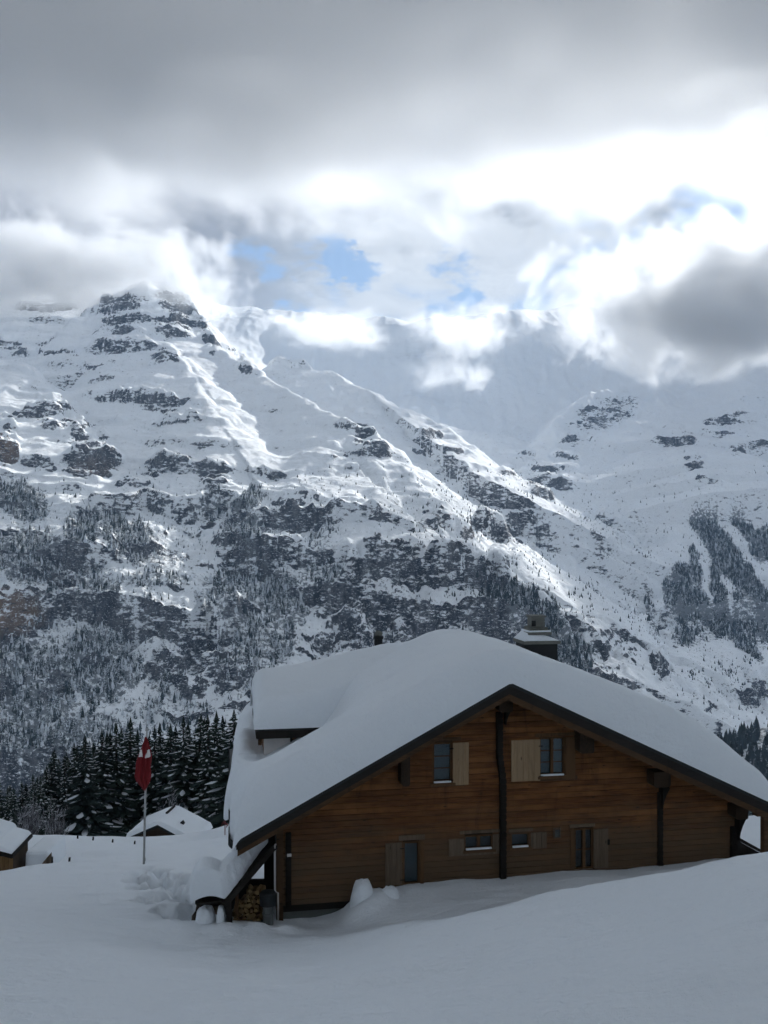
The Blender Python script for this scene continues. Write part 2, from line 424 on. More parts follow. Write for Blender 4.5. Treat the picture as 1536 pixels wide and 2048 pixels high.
# slope
dzr = np.gradient(MZ, axis=0) / np.gradient(MY, axis=0)          # along depth at fixed x/y
dzc = np.gradient(MZ, axis=1) / np.gradient(MX, axis=1)
zx = dzc; zy = dzr - zx * (ua[None, :])
slope = np.sqrt(zx * zx + zy * zy)
PX, PY = pix(MX, MY, MZ)
wpx = PX + fbm(PX / 60, PY / 60, 31, 3) * 18; wpy = PY + fbm(PX / 60, PY / 60, 37, 3) * 10
rockreg = patches(ROCK)
# woods (cx, cy, rx, ry, tilt, strength)
WOOD = [(45, 1000, 60, 40, 30, .8), (60, 1110, 100, 60, 10, .75), (170, 1060, 40, 34, 0, .8), (200, 1040, 60, 30, 10, .7), (260, 1080, 70, 46, 30, .65), (170, 1180, 80, 60, 10, .6), (60, 1370, 110, 110, 0, .75), (200, 1330, 90, 90, 30, .75), (120, 1500, 200, 90, 0, .8),
 (330, 1430, 110, 50, 0, .4), (430, 985, 36, 24, 30, .4), (490, 1000, 22, 40, 60, .9), (420, 1020, 30, 40, 60, .6), (500, 1070, 26, 50, 0, .9), (530, 1120, 20, 60, -20, .9), (470, 1060, 30, 40, 0, .5), (300, 1240, 100, 60, 10, .35), (480, 1200, 90, 70, 0, .6), (560, 1200, 50, 80, -20, .7), (520, 1290, 80, 50, 0, .6), (310, 1160, 100, 20, 0, .5), (480, 1330, 60, 60, 0, .6), (640, 1060, 30, 70, 0, .4), (640, 1150, 50, 60, -20, .55), (330, 1350, 60, 50, 0, .4), (100, 1250, 60, 20, 0, .4),
 (980, 1170, 46, 26, 25, 1), (1040, 1200, 60, 34, 25, 1), (1080, 1250, 70, 50, 40, 1), (1000, 1240, 60, 40, 20, .6), (1140, 1310, 40, 60, -40, .9), (1110, 1290, 50, 60, 0, .8), (1180, 1380, 40, 60, -45, .8), (900, 1290, 80, 40, 0, .35), (850, 1220, 40, 30, 0, .3),
 (1430, 1075, 100, 20, 42, 1), (1480, 1150, 110, 26, 48, 1), (1400, 1040, 30, 10, 30, .6), (1430, 1045, 40, 8, 60, .9), (1490, 1060, 50, 14, 45, .9), (1530, 1090, 40, 30, 50, 1), (1390, 1140, 12, 50, -12, 1), (1430, 1130, 13, 56, -8, 1), (1440, 1190, 14, 50, -20, 1), (1358, 1170, 26, 46, 18, 1), (1370, 1210, 34, 46, -10, 1), (1410, 1220, 20, 56, -25, 1), (1460, 1250, 60, 22, 48, 1), (1500, 1230, 40, 60, -10, .7), (1350, 1215, 24, 40, 0, .7), (1530, 1240, 30, 50, 0, 1), (1500, 1290, 50, 14, 50, .9), (1400, 1260, 60, 20, 10, .5), (1370, 1280, 30, 16, 0, .6),
 (1285, 1190, 8, 30, -10, .7), (1300, 1235, 12, 50, -15, .5), (1260, 1120, 60, 60, 0, .10), (1200, 1050, 60, 60, 0, .05), (1290, 1080, 60, 60, 0, .06), (1440, 1360, 100, 60, 0, .16), (1420, 1330, 60, 40, 0, .12),
 (640, 960, 60, 20, 0, .12), (300, 1000, 100, 20, 0, .1), (1050, 1060, 60, 40, 40, .16), (780, 1180, 60, 60, 0, .2), (460, 1410, 90, 40, 0, .15)]
slopeRock = sstep(1.3, 2.3, slope)
SNOWF = [(440, 1180, 40, 90, -20, 1), (640, 1110, 26, 80, -30, 1), (290, 1150, 60, 16, 10, 1), (520, 1385, 90, 26, 0, 1), (770, 1250, 16, 70, -30, 1), (905, 1190, 18, 90, -35, 1), (700, 1075, 40, 50, -30, 1), (250, 1290, 40, 60, 15, 1), (590, 1130, 16, 90, -20, 1), (860, 1110, 20, 40, 0, 1), (960, 1230, 26, 80, -20, 1), (560, 1330, 40, 20, 20, 1), (380, 1190, 30, 20, 0, 1), (120, 1330, 20, 60, -10, .8)]
lowz = sstep(900, 1100, PY) * (1 - .45 * sstep(1000, 1150, PX))
cragm = sstep(-.12, .22, fbm((PX + PY * .75) / 95, (PY - PX * .75) / 210, 211, 5, .6)) * lowz
cragm = cragm * (1 - .55 * sstep(1050, 1250, PX))
cragm = np.clip(cragm + .6 * (1 - .6 * sstep(1050, 1250, PX)) * 1.0 + 0 * cragm, 0, 1) if False else np.clip(cragm + .6 * (1 - .6 * sstep(1050, 1250, PX)) * sstep(.05, .3, fbm(PX / 34, PY / 20, 215, 4, .6)) * lowz, 0, 1)
rock = np.clip(slopeRock * (0.32 + .20 * (1 - sstep(900, 1120, PX)) + .45 * cragm + 0.5 * rockreg) + rockreg * .44 + .20 * cragm * (1 - .75 * patches(SNOWF)) - .05 * lowz, 0, 1)
BROWN = [(12, 895, 22, 36, 0, 1), (20, 1225, 70, 50, 0, 1), (190, 935, 40, 16, 0, .4)]
attr(mm, 'rock', rock); attr(mm, 'brown', patches(BROWN)); attr(mm, 'wood', patches(WOOD))

def snow_colour(t, vec):
    return t.mix(t.noise(vec, .004, 4, .6), (.79, .82, .845), (.85, .868, .875))
def b_mountain(t, out):
    tc = t.new('ShaderNodeTexCoord'); ob = tc.outputs['Object']
    a1 = t.new('ShaderNodeAttribute', attribute_name='rock').outputs['Fac']
    a2 = t.new('ShaderNodeAttribute', attribute_name='brown').outputs['Fac']
    a3 = t.new('ShaderNodeAttribute', attribute_name='wood').outputs['Fac']
    a1 = t.math('MINIMUM', t.math('MULTIPLY', a1, .9), .68)
    st = t.mapping(ob, (1, 1, 1.7))
    nb = t.noise(st, .018, 8, .68, .2)
    nf = t.noise(st, .075, 6, .7)
    v = t.math('ADD', a1, t.math('MULTIPLY', t.math('SUBTRACT', nb, .5), 1.15))
    v = t.math('ADD', v, t.math('MULTIPLY', t.math('SUBTRACT', nf, .5), 1.0))
    ns = t.noise(t.mapping(ob, (1, 1, 2.6)), .05, 5, .75, .3)
    v = t.math('ADD', v, t.math('MULTIPLY', t.math('SUBTRACT', ns, .52), 1.3))
    v = t.math('ADD', v, t.math('MULTIPLY', a3, .06))
    rk = t.ramp(v, .46, .60)
    bush = t.ramp(t.math('ADD', t.noise(ob, .11, 5, .75), t.math('MULTIPLY', a3, .26)), .60, .70, 0, .85)
    streak = t.noise(t.mapping(ob, (1, 1, .12)), .05, 6, .7)
    sk2 = t.math('ADD', t.math('MULTIPLY', streak, .6), t.math('MULTIPLY', t.noise(t.mapping(ob, (1, 1, 1.5)), .13, 5, .75, .5), .4))
    rc = t.mix(t.ramp(sk2, .38, .68), (.008, .010, .014), (.17, .172, .18))
    rc = t.mix(a2, rc, t.mix(streak, (.05, .04, .035), (.30, .20, .125)))
    rc = t.mix(t.ramp(nf, .55, .62, 0, .75), rc, (.015, .017, .02))
    rc = t.mix(t.ramp(t.noise(t.mapping(ob, (1, 1, 2.2)), .19, 5, .8, .4), .58, .62), rc, (.74, .76, .78))
    col = t.mix(bush, snow_colour(t, ob), (.06, .07, .075))
    col = t.mix(rk, col, rc)
    bmp = t.math('ADD', t.math('MULTIPLY', nb, .6), t.math('MULTIPLY', nf, t.math('ADD', .1, t.math('MULTIPLY', a1, .5))))
    principled(t, out, col, .85, bmp, .8, 9.0, .1)
M_mount = material('mountain_snow_and_rock', b_mountain)
tag(link('mountains', mm, M_mount), kind='structure')

# woods on the mountain sides: thousands of small conifers
rng = np.random.default_rng(4)
def wood_mesh(name, bx, by, bz, hgt, snow):
    n = len(bx); k = 4
    ang = np.arange(k) * 2 * pi / k
    prof = [(.05, .38), (.40, .24), (.37, .33), (.70, .13), (1.0, .0)]
    ring = []
    jit = rng.uniform(.75, 1.25, (n, len(prof), k))
    rot = rng.uniform(0, 6.28, n)
    V = np.empty((n, len(prof), k, 3))
    for i, (hz, r) in enumerate(prof):
        for j in range(k):
            a = ang[j] + rot
            rr = r * hgt * .52 * jit[:, i, j]
            V[:, i, j, 0] = bx + np.cos(a) * rr; V[:, i, j, 1] = by + np.sin(a) * rr
            V[:, i, j, 2] = bz + hgt * (hz - (.05 * (jit[:, i, j] - 1) * 3 if hz not in (0, 1) else 0))
    per = len(prof) * k
    base_ = (np.arange(n) * per)[:, None]
    fs = []
    for i in range(len(prof) - 1):
        for j in range(k):
            fs.append((i * k + j, i * k + (j + 1) % k, (i + 1) * k + (j + 1) % k, (i + 1) * k + j))
    fs = np.array(fs)
    Fc = (base_[:, :, None] + fs[None]).reshape(-1, 4)
    me = raw_mesh(name, V.reshape(-1, 3), Fc, False)
    attr(me, 'snow', np.repeat(snow, per))
    return me
woodreg = patches(WOOD)
cellw = (MY / F) ** 0
vis = (PX > -60) & (PX < 1600) & (PY > 560) & (PY < 1720)
p = np.where(vis, woodreg * sstep(0, .45, fbm(PX / 26, PY / 34, 55, 5, .65) * 1.5 + woodreg * .62 - .22) + .004 * (PY > 930) + .05 * cragm, 0)
p *= np.clip(1 - slopeRock * .6, .2, 1) * (MY / 2000) * np.gradient(MY, axis=0)
p = p.ravel() / p.sum()
NT_ = 20000
idx = rng.choice(p.size, NT_, p=p, replace=False)
jx = rng.uniform(-1.2, 1.2, NT_); jy = rng.uniform(-1.5, 1.5, NT_)
hg = rng.gamma(7, 1.35, NT_).clip(4, 19) * np.where(woodreg.ravel()[idx] < .3, .6, 1) * np.where(PX.ravel()[idx] > 900, 1.15, 1)
wm = wood_mesh('mountain_woods', MX.ravel()[idx] + jx, MY.ravel()[idx] + jy, MZ.ravel()[idx] - 2.0, hg, np.clip(rng.normal(.56, .16, NT_) + (PX.ravel()[idx] < 700) * .12, 0, 1))
def b_farwood(t, out):
    g = t.new('ShaderNodeNewGeometry'); tc = t.new('ShaderNodeTexCoord')
    s = t.new('ShaderNodeAttribute', attribute_name='snow').outputs['Fac']
    n = t.noise(tc.outputs['Object'], .45, 3, .7)
    nz = t.sep(g.outputs['Normal'])[2]
    v = t.math('ADD', t.math('MULTIPLY', n, .9), t.math('MULTIPLY', nz, .25))
    v = t.math('ADD', v, t.math('MULTIPLY', s, .55))
    col = t.mix(t.ramp(v, .82, .95), (.022, .032, .028), (.62, .65, .68))
    principled(t, out, col, .9, spec=.1)
M_farwood = material('far_conifers_with_snow', b_farwood)
tag(link('mountain_woods', wm, M_farwood), 'snow dusted conifer woods scattered over the mountain sides', 'woods', kind='stuff')
# ---------------------------------------------------------------- snow material
def b_snow(scale=1.0, bs=.5):
    def f(t, out):
        tc = t.new('ShaderNodeTexCoord'); ob = tc.outputs['Object']
        n1 = t.noise(ob, 1.1 * scale, 4, .5); n2 = t.noise(ob, 9 * scale, 5, .6); n3 = t.noise(ob, 70 * scale, 2, .6)
        rip = t.noise(t.mapping(ob, (.55, 2.2, 1), rot=(0, 0, .35)), 2.4 * scale, 4, .6, .4)
        h = t.math('ADD', t.math('MULTIPLY', n1, .7), t.math('ADD', t.math('ADD', t.math('MULTIPLY', n2, .26), t.math('MULTIPLY', rip, .35)), t.math('MULTIPLY', n3, .09)))
        principled(t, out, t.mix(n2, (.75, .805, .85), (.81, .85, .885)), .75, h, bs, .12, .25)
    return f
M_snow = material('fresh_snow', b_snow(1.0, .95))
M_roofsnow = material('roof_snow', b_snow(1.3, .7))

# ---------------------------------------------------------------- ground: one snow sheet
gp, gv = [], []
def G(px, py, D): p_ = U(px, py, D); gp.append((p_[0], p_[1])); gv.append(p_[2])
def GW(x, y, z): gp.append((x, y)); gv.append(z)
for a in [(0, 0, -1.7), (-6, 0, -2.1), (6, 0, -1.25), (0, -12, 2.2), (-16, -10, .6), (16, -10, 3.2), (-40, 0, -5), (40, 0, 3), (-40, 30, -15), (-9, 5, -4.0), (7, 5, -2.2)]: GW(*a)
for a in [(0, 2048, 8.6), (400, 2048, 8.3), (768, 2048, 7.6), (1150, 2048, 7.0), (1536, 2048, 6.5),
          (0, 1900, 14), (250, 1905, 14.2), (450, 1925, 14.6), (700, 1932, 13.3), (1000, 1900, 12), (1300, 1850, 10.8), (1536, 1800, 9.6),
          (1700, 1690, 13), (1536, 1713, 13), (1400, 1729, 13.6), (1230, 1763, 14.4), (1100, 1794, 15.2), (1000, 1824, 15.8), (850, 1852, 17), (700, 1870, 18), (560, 1868, 19.4),
          (505, 1880, 19.2), (470, 1856, 20.2), (440, 1846, 20.7), (390, 1853, 21), (300, 1852, 21), (150, 1845, 20), (0, 1835, 20)]: G(*a)
# bank along the gable wall
for px, py in [(1480, 1726), (1320, 1730), (1230, 1731), (1100, 1738), (1000, 1748), (880, 1764), (800, 1778)]:
    yw = 22.386 + .1736 * ((px - CX) / F * 22.5 - 2.9); G(px, py, yw)
for px, py, D in [(740, 1806, 21.6), (680, 1846, 21.2), (620, 1850, 21.0), (570, 1850, 20.9)]: G(px, py, D)
for x, y, z in [(9, 17.5, -7.2), (6, 17.6, -7.5), (3.5, 18.2, -7.75), (11.5, 18.5, -7.4), (13, 24, -9.2), (2, 27, -9.6), (-2, 30, -11), (8, 30, -10.8), (-6, 23.5, -9.6), (-3.2, 22.5, -9.2)]: GW(x, y, z)
for a in [(350, 1790, 27), (250, 1800, 27), (100, 1792, 28), (0, 1790, 28), (380, 1750, 33), (0, 1747, 38), (100, 1731, 40), (200, 1730, 41), (287, 1739, 42), (400, 1712, 48),
          (150, 1690, 68), (260, 1688, 70), (0, 1668, 84), (100, 1670, 84), (200, 1675, 84), (300, 1680, 84), (400, 1692, 82), (445, 1662, 84), (470, 1645, 84), (560, 1625, 88), (-200, 1655, 84),
          (1500, 1642, 90), (1400, 1650, 80), (1700, 1600, 80), (1500, 1690, 40), (1800, 1650, 30), (1000, 1660, 60), (760, 1670, 60)]: G(*a)
GW(-20.5, 53, -20.8); GW(-24, 55, -21.5)
for px in (-400, 0, 250, 450, 800, 1200, 1600, 2100):
    k = (px - CX) / F
    GW(k * 110, 110, -39.5 + (px > 700) * 2); GW(k * 150, 150, -56); GW(k * 230, 230, -95); GW(k * 420, 420, -260); GW(k * 560, 560, -420)
GW(-120, 40, -14); GW(120, 40, -3); GW(-160, 120, -40); GW(170, 120, -30)
gt = TPS(gp, gv, lam=2e-5, scale=50.0)
def spaced(lo, hi, n, c, w):
    """n stations from lo to hi, packed round c over a width w"""
    s0, s1 = np.arcsinh((lo - c) / w), np.arcsinh((hi - c) / w)
    return c + w * np.sinh(np.linspace(s0, s1, n))
gx = spaced(-260, 260, 500, -5, 6); gy = spaced(-14, 560, 540, 25, 9)
GX, GY = np.meshgrid(gx, gy)
def ground_z(x, y, fine=True):
    x = np.asarray(x, float); y = np.asarray(y, float)
    z = gt(np.atleast_1d(x), np.atleast_1d(y))
    if fine:
        near = sstep(1.0, 6, np.atleast_1d(y)) * (1 - sstep(60, 120, np.atleast_1d(y)))
        z = z + .24 * fbm(x / 5.5, y / 3.6, 3, 4) + .30 * fbm(x / 9 + 3, y / 4.2, 103, 3) * sstep(14, 24, np.atleast_1d(y)) * sstep(-3, -6, np.atleast_1d(x)) * (1 - sstep(60, 80, np.atleast_1d(y))) + .085 * fbm(x / 1.9 + y * .2, y / .8, 8, 4, .6) * near + sstep(40, 90, np.atleast_1d(y)) * fbm(x / 25, y / 18, 12, 3) * .15
        # wind furrows and old ski lines running across the slope
        q = y - 11 - .18 * x - .6 * np.sin(x * .25)
        z = z - .05 * np.exp(-(q / .16) ** 2) * sstep(-9, -2, x) - .04 * np.exp(-((y - 9.2 + .12 * x) / .13) ** 2) * sstep(8, 2, x)
        q = y - 13.6 - .33 * x - .5 * np.sin(x * .31 + 1); z = z + .07 * np.exp(-(q / .5) ** 2)
    return z
GZ = ground_z(GX, GY)
# trampled snow and old footprints left of the woodshed
fr = random.Random(12)
for i in range(170):
    px = fr.uniform(262, 394); py = 1744 + (px - 262) * .46 + fr.gauss(0, 24)
    D = np.interp(py, [1720, 1760, 1800, 1850], [40, 33, 27, 21.5])
    q = U(px, py, D); r = fr.uniform(.16, .27)
    GZ -= fr.uniform(.3, .6) * np.exp(-(((GX - q[0]) / r) ** 2 + ((GY - q[1]) / (r * 1.9)) ** 2) ** 1.6)
for (x, y, r, h) in [(-.50, 21.3, .62, .30), (-2.9, 20.3, .25, .08), (-2.2, 20.35, .22, .1), (-3.6, 19.9, .4, .1), (-.2, 20.9, .6, .1)]:
    GZ += h * np.exp(-(((GX - x) ** 2 + (GY - y) ** 2) / r ** 2) ** 2.6)
gm = grid_mesh('ground', GX, GY, GZ)
tag(link('ground', gm, M_snow), kind='structure')

def gz(x, y): return float(ground_z(np.array([x]), np.array([y]))[0])

# ---------------------------------------------------------------- mesh builder
class MB:
    def __init__(s): s.v = []; s.f = []
    def add(s, vs, fs):
        o = len(s.v); s.v += [tuple(map(float, v)) for v in vs]; s.f += [tuple(i + o for i in f) for f in fs]; return s
    def box(s, x0, x1, y0, y1, z0, z1):
        return s.add([(x0, y0, z0), (x1, y0, z0), (x1, y1, z0), (x0, y1, z0), (x0, y0, z1), (x1, y0, z1), (x1, y1, z1), (x0, y1, z1)],
                     [(0, 3, 2, 1), (4, 5, 6, 7), (0, 1, 5, 4), (1, 2, 6, 5), (2, 3, 7, 6), (3, 0, 4, 7)])
    def prism(s, poly, y0, y1):
        """poly in x, z (counter-clockwise seen from the front), pushed from y0 to y1"""
        n = len(poly)
        return s.add([(x, y0, z) for x, z in poly] + [(x, y1, z) for x, z in poly],
                     [tuple(range(n)), tuple(range(2 * n - 1, n - 1, -1))] + [(i, i + n, (i + 1) % n + n, (i + 1) % n) for i in range(n)])
    def tube(s, pts, rad, k=8, cap=True):
        pts = [np.array(p_, float) for p_ in pts]
        if not hasattr(rad, '__len__'): rad = [rad] * len(pts)
        rings = []
        for i, p_ in enumerate(pts):
            d_ = pts[min(i + 1, len(pts) - 1)] - pts[max(i - 1, 0)]; d_ = d_ / (np.linalg.norm(d_) + 1e-9)
            up = np.array([0, 0, 1.0]) if abs(d_[2]) < .9 else np.array([1.0, 0, 0])
            a = np.cross(d_, up); a /= np.linalg.norm(a); b = np.cross(d_, a)
            rings.append([p_ + rad[i] * (cos(2 * pi * j / k) * a + sin(2 * pi * j / k) * b) for j in range(k)])
        vs = [q for r in rings for q in r]
        fs = [(i * k + j, i * k + (j + 1) % k, (i + 1) * k + (j + 1) % k, (i + 1) * k + j) for i in range(len(pts) - 1) for j in range(k)]
        if cap: fs += [tuple(range(k - 1, -1, -1)), tuple(range((len(pts) - 1) * k, len(pts) * k))]
        return s.add(vs, fs)
    def lathe(s, prof, cx=0, cy_=0, k=20):
        vs = [(cx + r * cos(2 * pi * j / k), cy_ + r * sin(2 * pi * j / k), z) for r, z in prof for j in range(k)]
        fs = [(i * k + j, i * k + (j + 1) % k, (i + 1) * k + (j + 1) % k, (i + 1) * k + j) for i in range(len(prof) - 1) for j in range(k)]
        fs += [tuple(range(k - 1, -1, -1)), tuple(range((len(prof) - 1) * k, len(prof) * k))]
        return s.add(vs, fs)
    def build(s, name, mat, parent=None, smooth=False, bevel=0):
        me = bpy.data.meshes.new(name); me.from_pydata(s.v, [], s.f); me.update()
        if smooth:
            for p_ in me.polygons: p_.use_smooth = True
        o = link(name, me, mat, parent)
        if bevel:
            m = o.modifiers.new('bevel', 'BEVEL'); m.width = bevel; m.segments = 2; m.limit_method = 'ANGLE'
        return o

def fix_normals(o):
    import bmesh
    bm = bmesh.new(); bm.from_mesh(o.data); bmesh.ops.recalc_face_normals(bm, faces=bm.faces); bm.to_mesh(o.data); bm.free(); return o

# ---------------------------------------------------------------- spruces behind the village
def b_needles(t, out):
    tc = t.new('ShaderNodeTexCoord'); oi = t.new('ShaderNodeObjectInfo')
    n = t.noise(tc.outputs['Object'], 2.2, 4, .6)
    col = t.mix(n, (.020, .034, .028), (.055, .078, .058))
    col = t.mix(t.math('MULTIPLY', oi.outputs['Random'], .5), col, (.014, .022, .026))
    principled(t, out, col, .9, spec=.1)
M_needles = material('spruce_needles', b_needles)
M_treesnow = material('snow_on_branches', lambda t, out: principled(t, out, (.80, .82, .85), .8, spec=.1))
def b_bark(t, out):
    tc = t.new('ShaderNodeTexCoord')
    principled(t, out, t.mix(t.noise(t.mapping(tc.outputs['Object'], (6, 6, 1)), 3, 4, .6), (.03, .024, .02), (.09, .07, .055)), .95)
M_bark = material('bark', b_bark)

def spruce_meshes(seed, H=22.0, R=3.4, levels=36, snowy=.75):
    r = random.Random(seed); gv_, gf, sv, sf = [], [], [], []
    def quad(V, Fl, a, b, c, d_): o = len(V); V += [a, b, c, d_]; Fl.append((o, o + 1, o + 2, o + 3))
    lean = r.uniform(-.02, .02)
    for i in range(levels):
        t_ = i / (levels - 1)
        h = H * (.07 + .90 * t_ ** .92)
        rad = R * (1 - t_) ** .78 * (1 + .22 * sin(i * 2.3 + seed)) + .18
        nb = int(9 - 4 * t_)
        a0 = r.uniform(0, 6.28)
        for j in range(nb):
            a = a0 + j * 2 * pi / nb + r.uniform(-.28, .28)
            L = rad * r.uniform(.62, 1.18)
            ca, sa = cos(a), sin(a)
            droop = r.uniform(.28, .55) * (1 - .5 * t_)
            w = max(.16, L * .30) * r.uniform(.8, 1.2)
            hh = h + r.uniform(-.25, .25)
            P_ = []
            for q in range(5):
                s_ = q / 4
                zc = hh + L * (.10 * s_ - droop * 1.5 * s_ * s_ + droop * .55 * s_ ** 4)
                P_.append((ca * L * s_ + lean * h, sa * L * s_, zc, w * (.35 + 1.0 * s_ * (1.25 - s_) * 1.6) * (1 if q < 4 else .15)))
            for q in range(4):
                x0, y0, z0, w0 = P_[q]; x1, y1, z1, w1 = P_[q + 1]
                sag = .28 + .1 * q
                for sd in (-1, 1):
                    quad(gv_, gf, (x0, y0, z0), (x1, y1, z1), (x1 - sa * w1 * sd, y1 + ca * w1 * sd, z1 - w1 * sag), (x0 - sa * w0 * sd, y0 + ca * w0 * sd, z0 - w0 * sag))
                # hanging twigs
                if q:
                    for sd in (-1, 0, 1):
                        dx_ = r.uniform(-.2, .2); hang = r.uniform(.3, .75) * (L / R) ** .3 * (.5 + .5 * (1 - t_))
                        bx_, by_ = x1 - sa * w1 * sd * .9, y1 + ca * w1 * sd * .9
                        cx_, cy2 = x0 - sa * w0 * sd * .9, y0 + ca * w0 * sd * .9
                        quad(gv_, gf, (cx_, cy2, z0 - w0 * .3 * abs(sd)), (bx_, by_, z1 - w1 * .3 * abs(sd)), (bx_ + dx_, by_ + dx_, z1 - hang), ((bx_ + cx_) / 2 - dx_, (by_ + cy2) / 2, z0 - hang * .9))
            if r.random() < snowy:
                # a loaf of snow bent over the branch
                s0 = r.uniform(.1, .6); s1 = min(1.03, s0 + r.uniform(.3, .75)); n_ = 5; o = len(sv)
                ws = w * r.uniform(.22, .52); th = r.uniform(.06, .15) * (.6 + .6 * (1 - t_))
                for q in range(n_):
                    s_ = s0 + (s1 - s0) * q / (n_ - 1)
                    zc = hh + L * (.10 * s_ - droop * 1.5 * s_ * s_ + droop * .55 * s_ ** 4)
                    e = sin(pi * (q + .35) / (n_ - .3)) ; jj = r.uniform(.7, 1.25)
                    for sd, up in ((-1, -.16 * ws * jj), (-.5, th * .75 * e), (0, th * e * jj), (.5, th * .75 * e), (1, -.16 * ws * jj)):
                        ww = ws * e * jj
                        sv.append((ca * L * s_ + lean * h - sa * ww * sd, sa * L * s_ + ca * ww * sd, zc + up + .02))
                for q in range(n_ - 1):
                    for c_ in range(4): sf.append((o + q * 5 + c_, o + q * 5 + c_ + 1, o + (q + 1) * 5 + c_ + 1, o + (q + 1) * 5 + c_))
    for k_ in range(5):   # leader
        a = k_ * 1.257; quad(gv_, gf, (lean * H, 0, H * 1.02), (lean * H + .22 * cos(a), .22 * sin(a), H * .955), (lean * H + .12 * cos(a + .6), .12 * sin(a + .6), H * .93), (lean * H, 0, H * .95))
    g = bpy.data.meshes.new('crown'); g.from_pydata(gv_, [], gf); g.update()
    s_ = bpy.data.meshes.new('snow_load'); s_.from_pydata(sv, [], sf); s_.update()
    for p_ in s_.polygons: p_.use_smooth = True
    tb = MB().tube([(0, 0, -1.5), (0, 0, H * .3), (lean * H * .6, 0, H * .65), (lean * H, 0, H * .99)], [.34, .26, .15, .03], 7)
    tr = bpy.data.meshes.new('trunk'); tr.from_pydata(tb.v, [], tb.f); tr.update()
    return g, s_, tr
KINDS = [spruce_meshes(1, R=3.0, snowy=.72), spruce_meshes(2, R=2.6, snowy=.8), spruce_meshes(3, R=3.5, levels=38, snowy=.62), spruce_meshes(4, R=2.3, levels=34, snowy=.85), spruce_meshes(6, R=3.2, levels=33, snowy=.7)]
def spruce(px, top, D, kind, wide=1.0, label=None, group='spruces standing behind the village', zb=None):
    g = U(px, top, D); zb = gz(g[0], D) if zb is None else zb
    h = g[2] - zb
    e = empty('spruce_tree', (g[0], D, zb), fr.uniform(0, 6.28)); s = h / 22.4
    e.scale = (s * wide, s * wide, s)
    ms = KINDS[kind]
    link('trunk', ms[2], M_bark, e); link('crown', ms[0], M_needles, e); tag(link('snow_load', ms[1], M_treesnow, e), kind='stuff')
    return tag(e, label, 'tree', group)
row = [(463, 1416, 140, 2), (440, 1420, 148, 0), (420, 1426, 143, 3), (393, 1424, 150, 1), (369, 1428, 146, 0), (345, 1446, 152, 2), (325, 1442, 157, 1), (307, 1450, 150, 4), (280, 1458, 160, 0), (258, 1432, 155, 3), (237, 1441, 149, 1), (218, 1460, 156, 4),
       (200, 1462, 146, 0), (174, 1467, 138, 2), (150, 1490, 150, 1), (132, 1508, 144, 3), (112, 1496, 152, 4), (90, 1530, 148, 0), (68, 1545, 142, 1), (44, 1560, 146, 3), (20, 1568, 140, 4), (-6, 1552, 138, 2), (-30, 1540, 150, 0), (486, 1430, 150, 4), (508, 1440, 146, 1), (530, 1425, 152, 0)]
spec = {463: 'broad snow laden spruce standing closest to the left end of the chalet roof', 174: 'broad dark spruce with heavy snow boughs, foremost of the row left of the flag', 307: 'snowy spruce whose top shows just right of the tip of the flagpole',
        280: 'snowy spruce half hidden directly behind the red flag', -6: 'snow laden spruce cut off by the left edge of the photo behind the hut'}
M_treesnow.node_tree.nodes['Principled BSDF'].inputs['Base Color'].default_value = (.70, .74, .78, 1)
names_ = ['narrow', 'slim', 'broad', 'thin', 'bushy']
left_side = sorted([r_[0] for r_ in row if r_[0] < 280 and r_[0] not in spec], reverse=True); right_side = sorted([r_[0] for r_ in row if r_[0] > 307 and r_[0] not in spec])
ordn = ['first', 'second', 'third', 'fourth', 'fifth', 'sixth', 'seventh', 'eighth', 'ninth', 'tenth', 'eleventh', 'twelfth', 'thirteenth', 'fourteenth', 'fifteenth']
for (px, top, D, kd) in row:
    if px in spec: lb = spec[px]
    elif px > 470: lb = 'snowy spruce hidden behind the snow on the left roof slope of the chalet'
    elif px < 280: lb = '%s snowy spruce left of the red flag, %s from it in the row' % (names_[kd], ordn[left_side.index(px)])
    else: lb = '%s snowy spruce between flag and chalet roof, %s from the flag' % (names_[kd], ordn[right_side.index(px)])
    spruce(px, top, D, kd, 1.5 if px > 150 else 1.45, lb)
def gap_label(px):
    if px > 463: return 'spruce top half hidden by the left roof snow of the chalet, beside the broad spruce'
    if px in (294, 269): return 'spruce top filling the gap just %s of the red flag' % ('right' if px == 294 else 'left')
    if px > 440: return 'spruce top in the gap just left of the broad spruce beside the chalet roof'
    if px > 280:
        k_ = min(right_side, key=lambda q: (abs(q - px)))
        return 'spruce top in the gap just %s of the %s spruce right of the flag' % ('right' if px > k_ else 'left', ordn[right_side.index(k_)])
    k_ = min(left_side, key=lambda q: (abs(q - px)))
    return 'spruce top in the gap just %s of the %s spruce left of the flag' % ('right' if px > k_ else 'left', ordn[left_side.index(k_)])
for i, (px, top, D) in enumerate([(452, 1432, 156), (430, 1440, 153), (406, 1436, 158), (381, 1442, 155), (356, 1450, 158), (334, 1456, 148), (316, 1462, 160), (294, 1468, 154), (269, 1456, 158), (248, 1455, 157), (228, 1462, 149), (209, 1476, 158), (187, 1482, 153), (162, 1490, 156), (140, 1512, 150), (122, 1516, 156), (101, 1526, 150), (78, 1552, 152), (56, 1566, 150), (30, 1580, 148), (474, 1440, 158)]):
    spruce(px, top, D, (i * 3 + 1) % 5, 1.7, gap_label(px), 'spruces between the taller ones of the row')
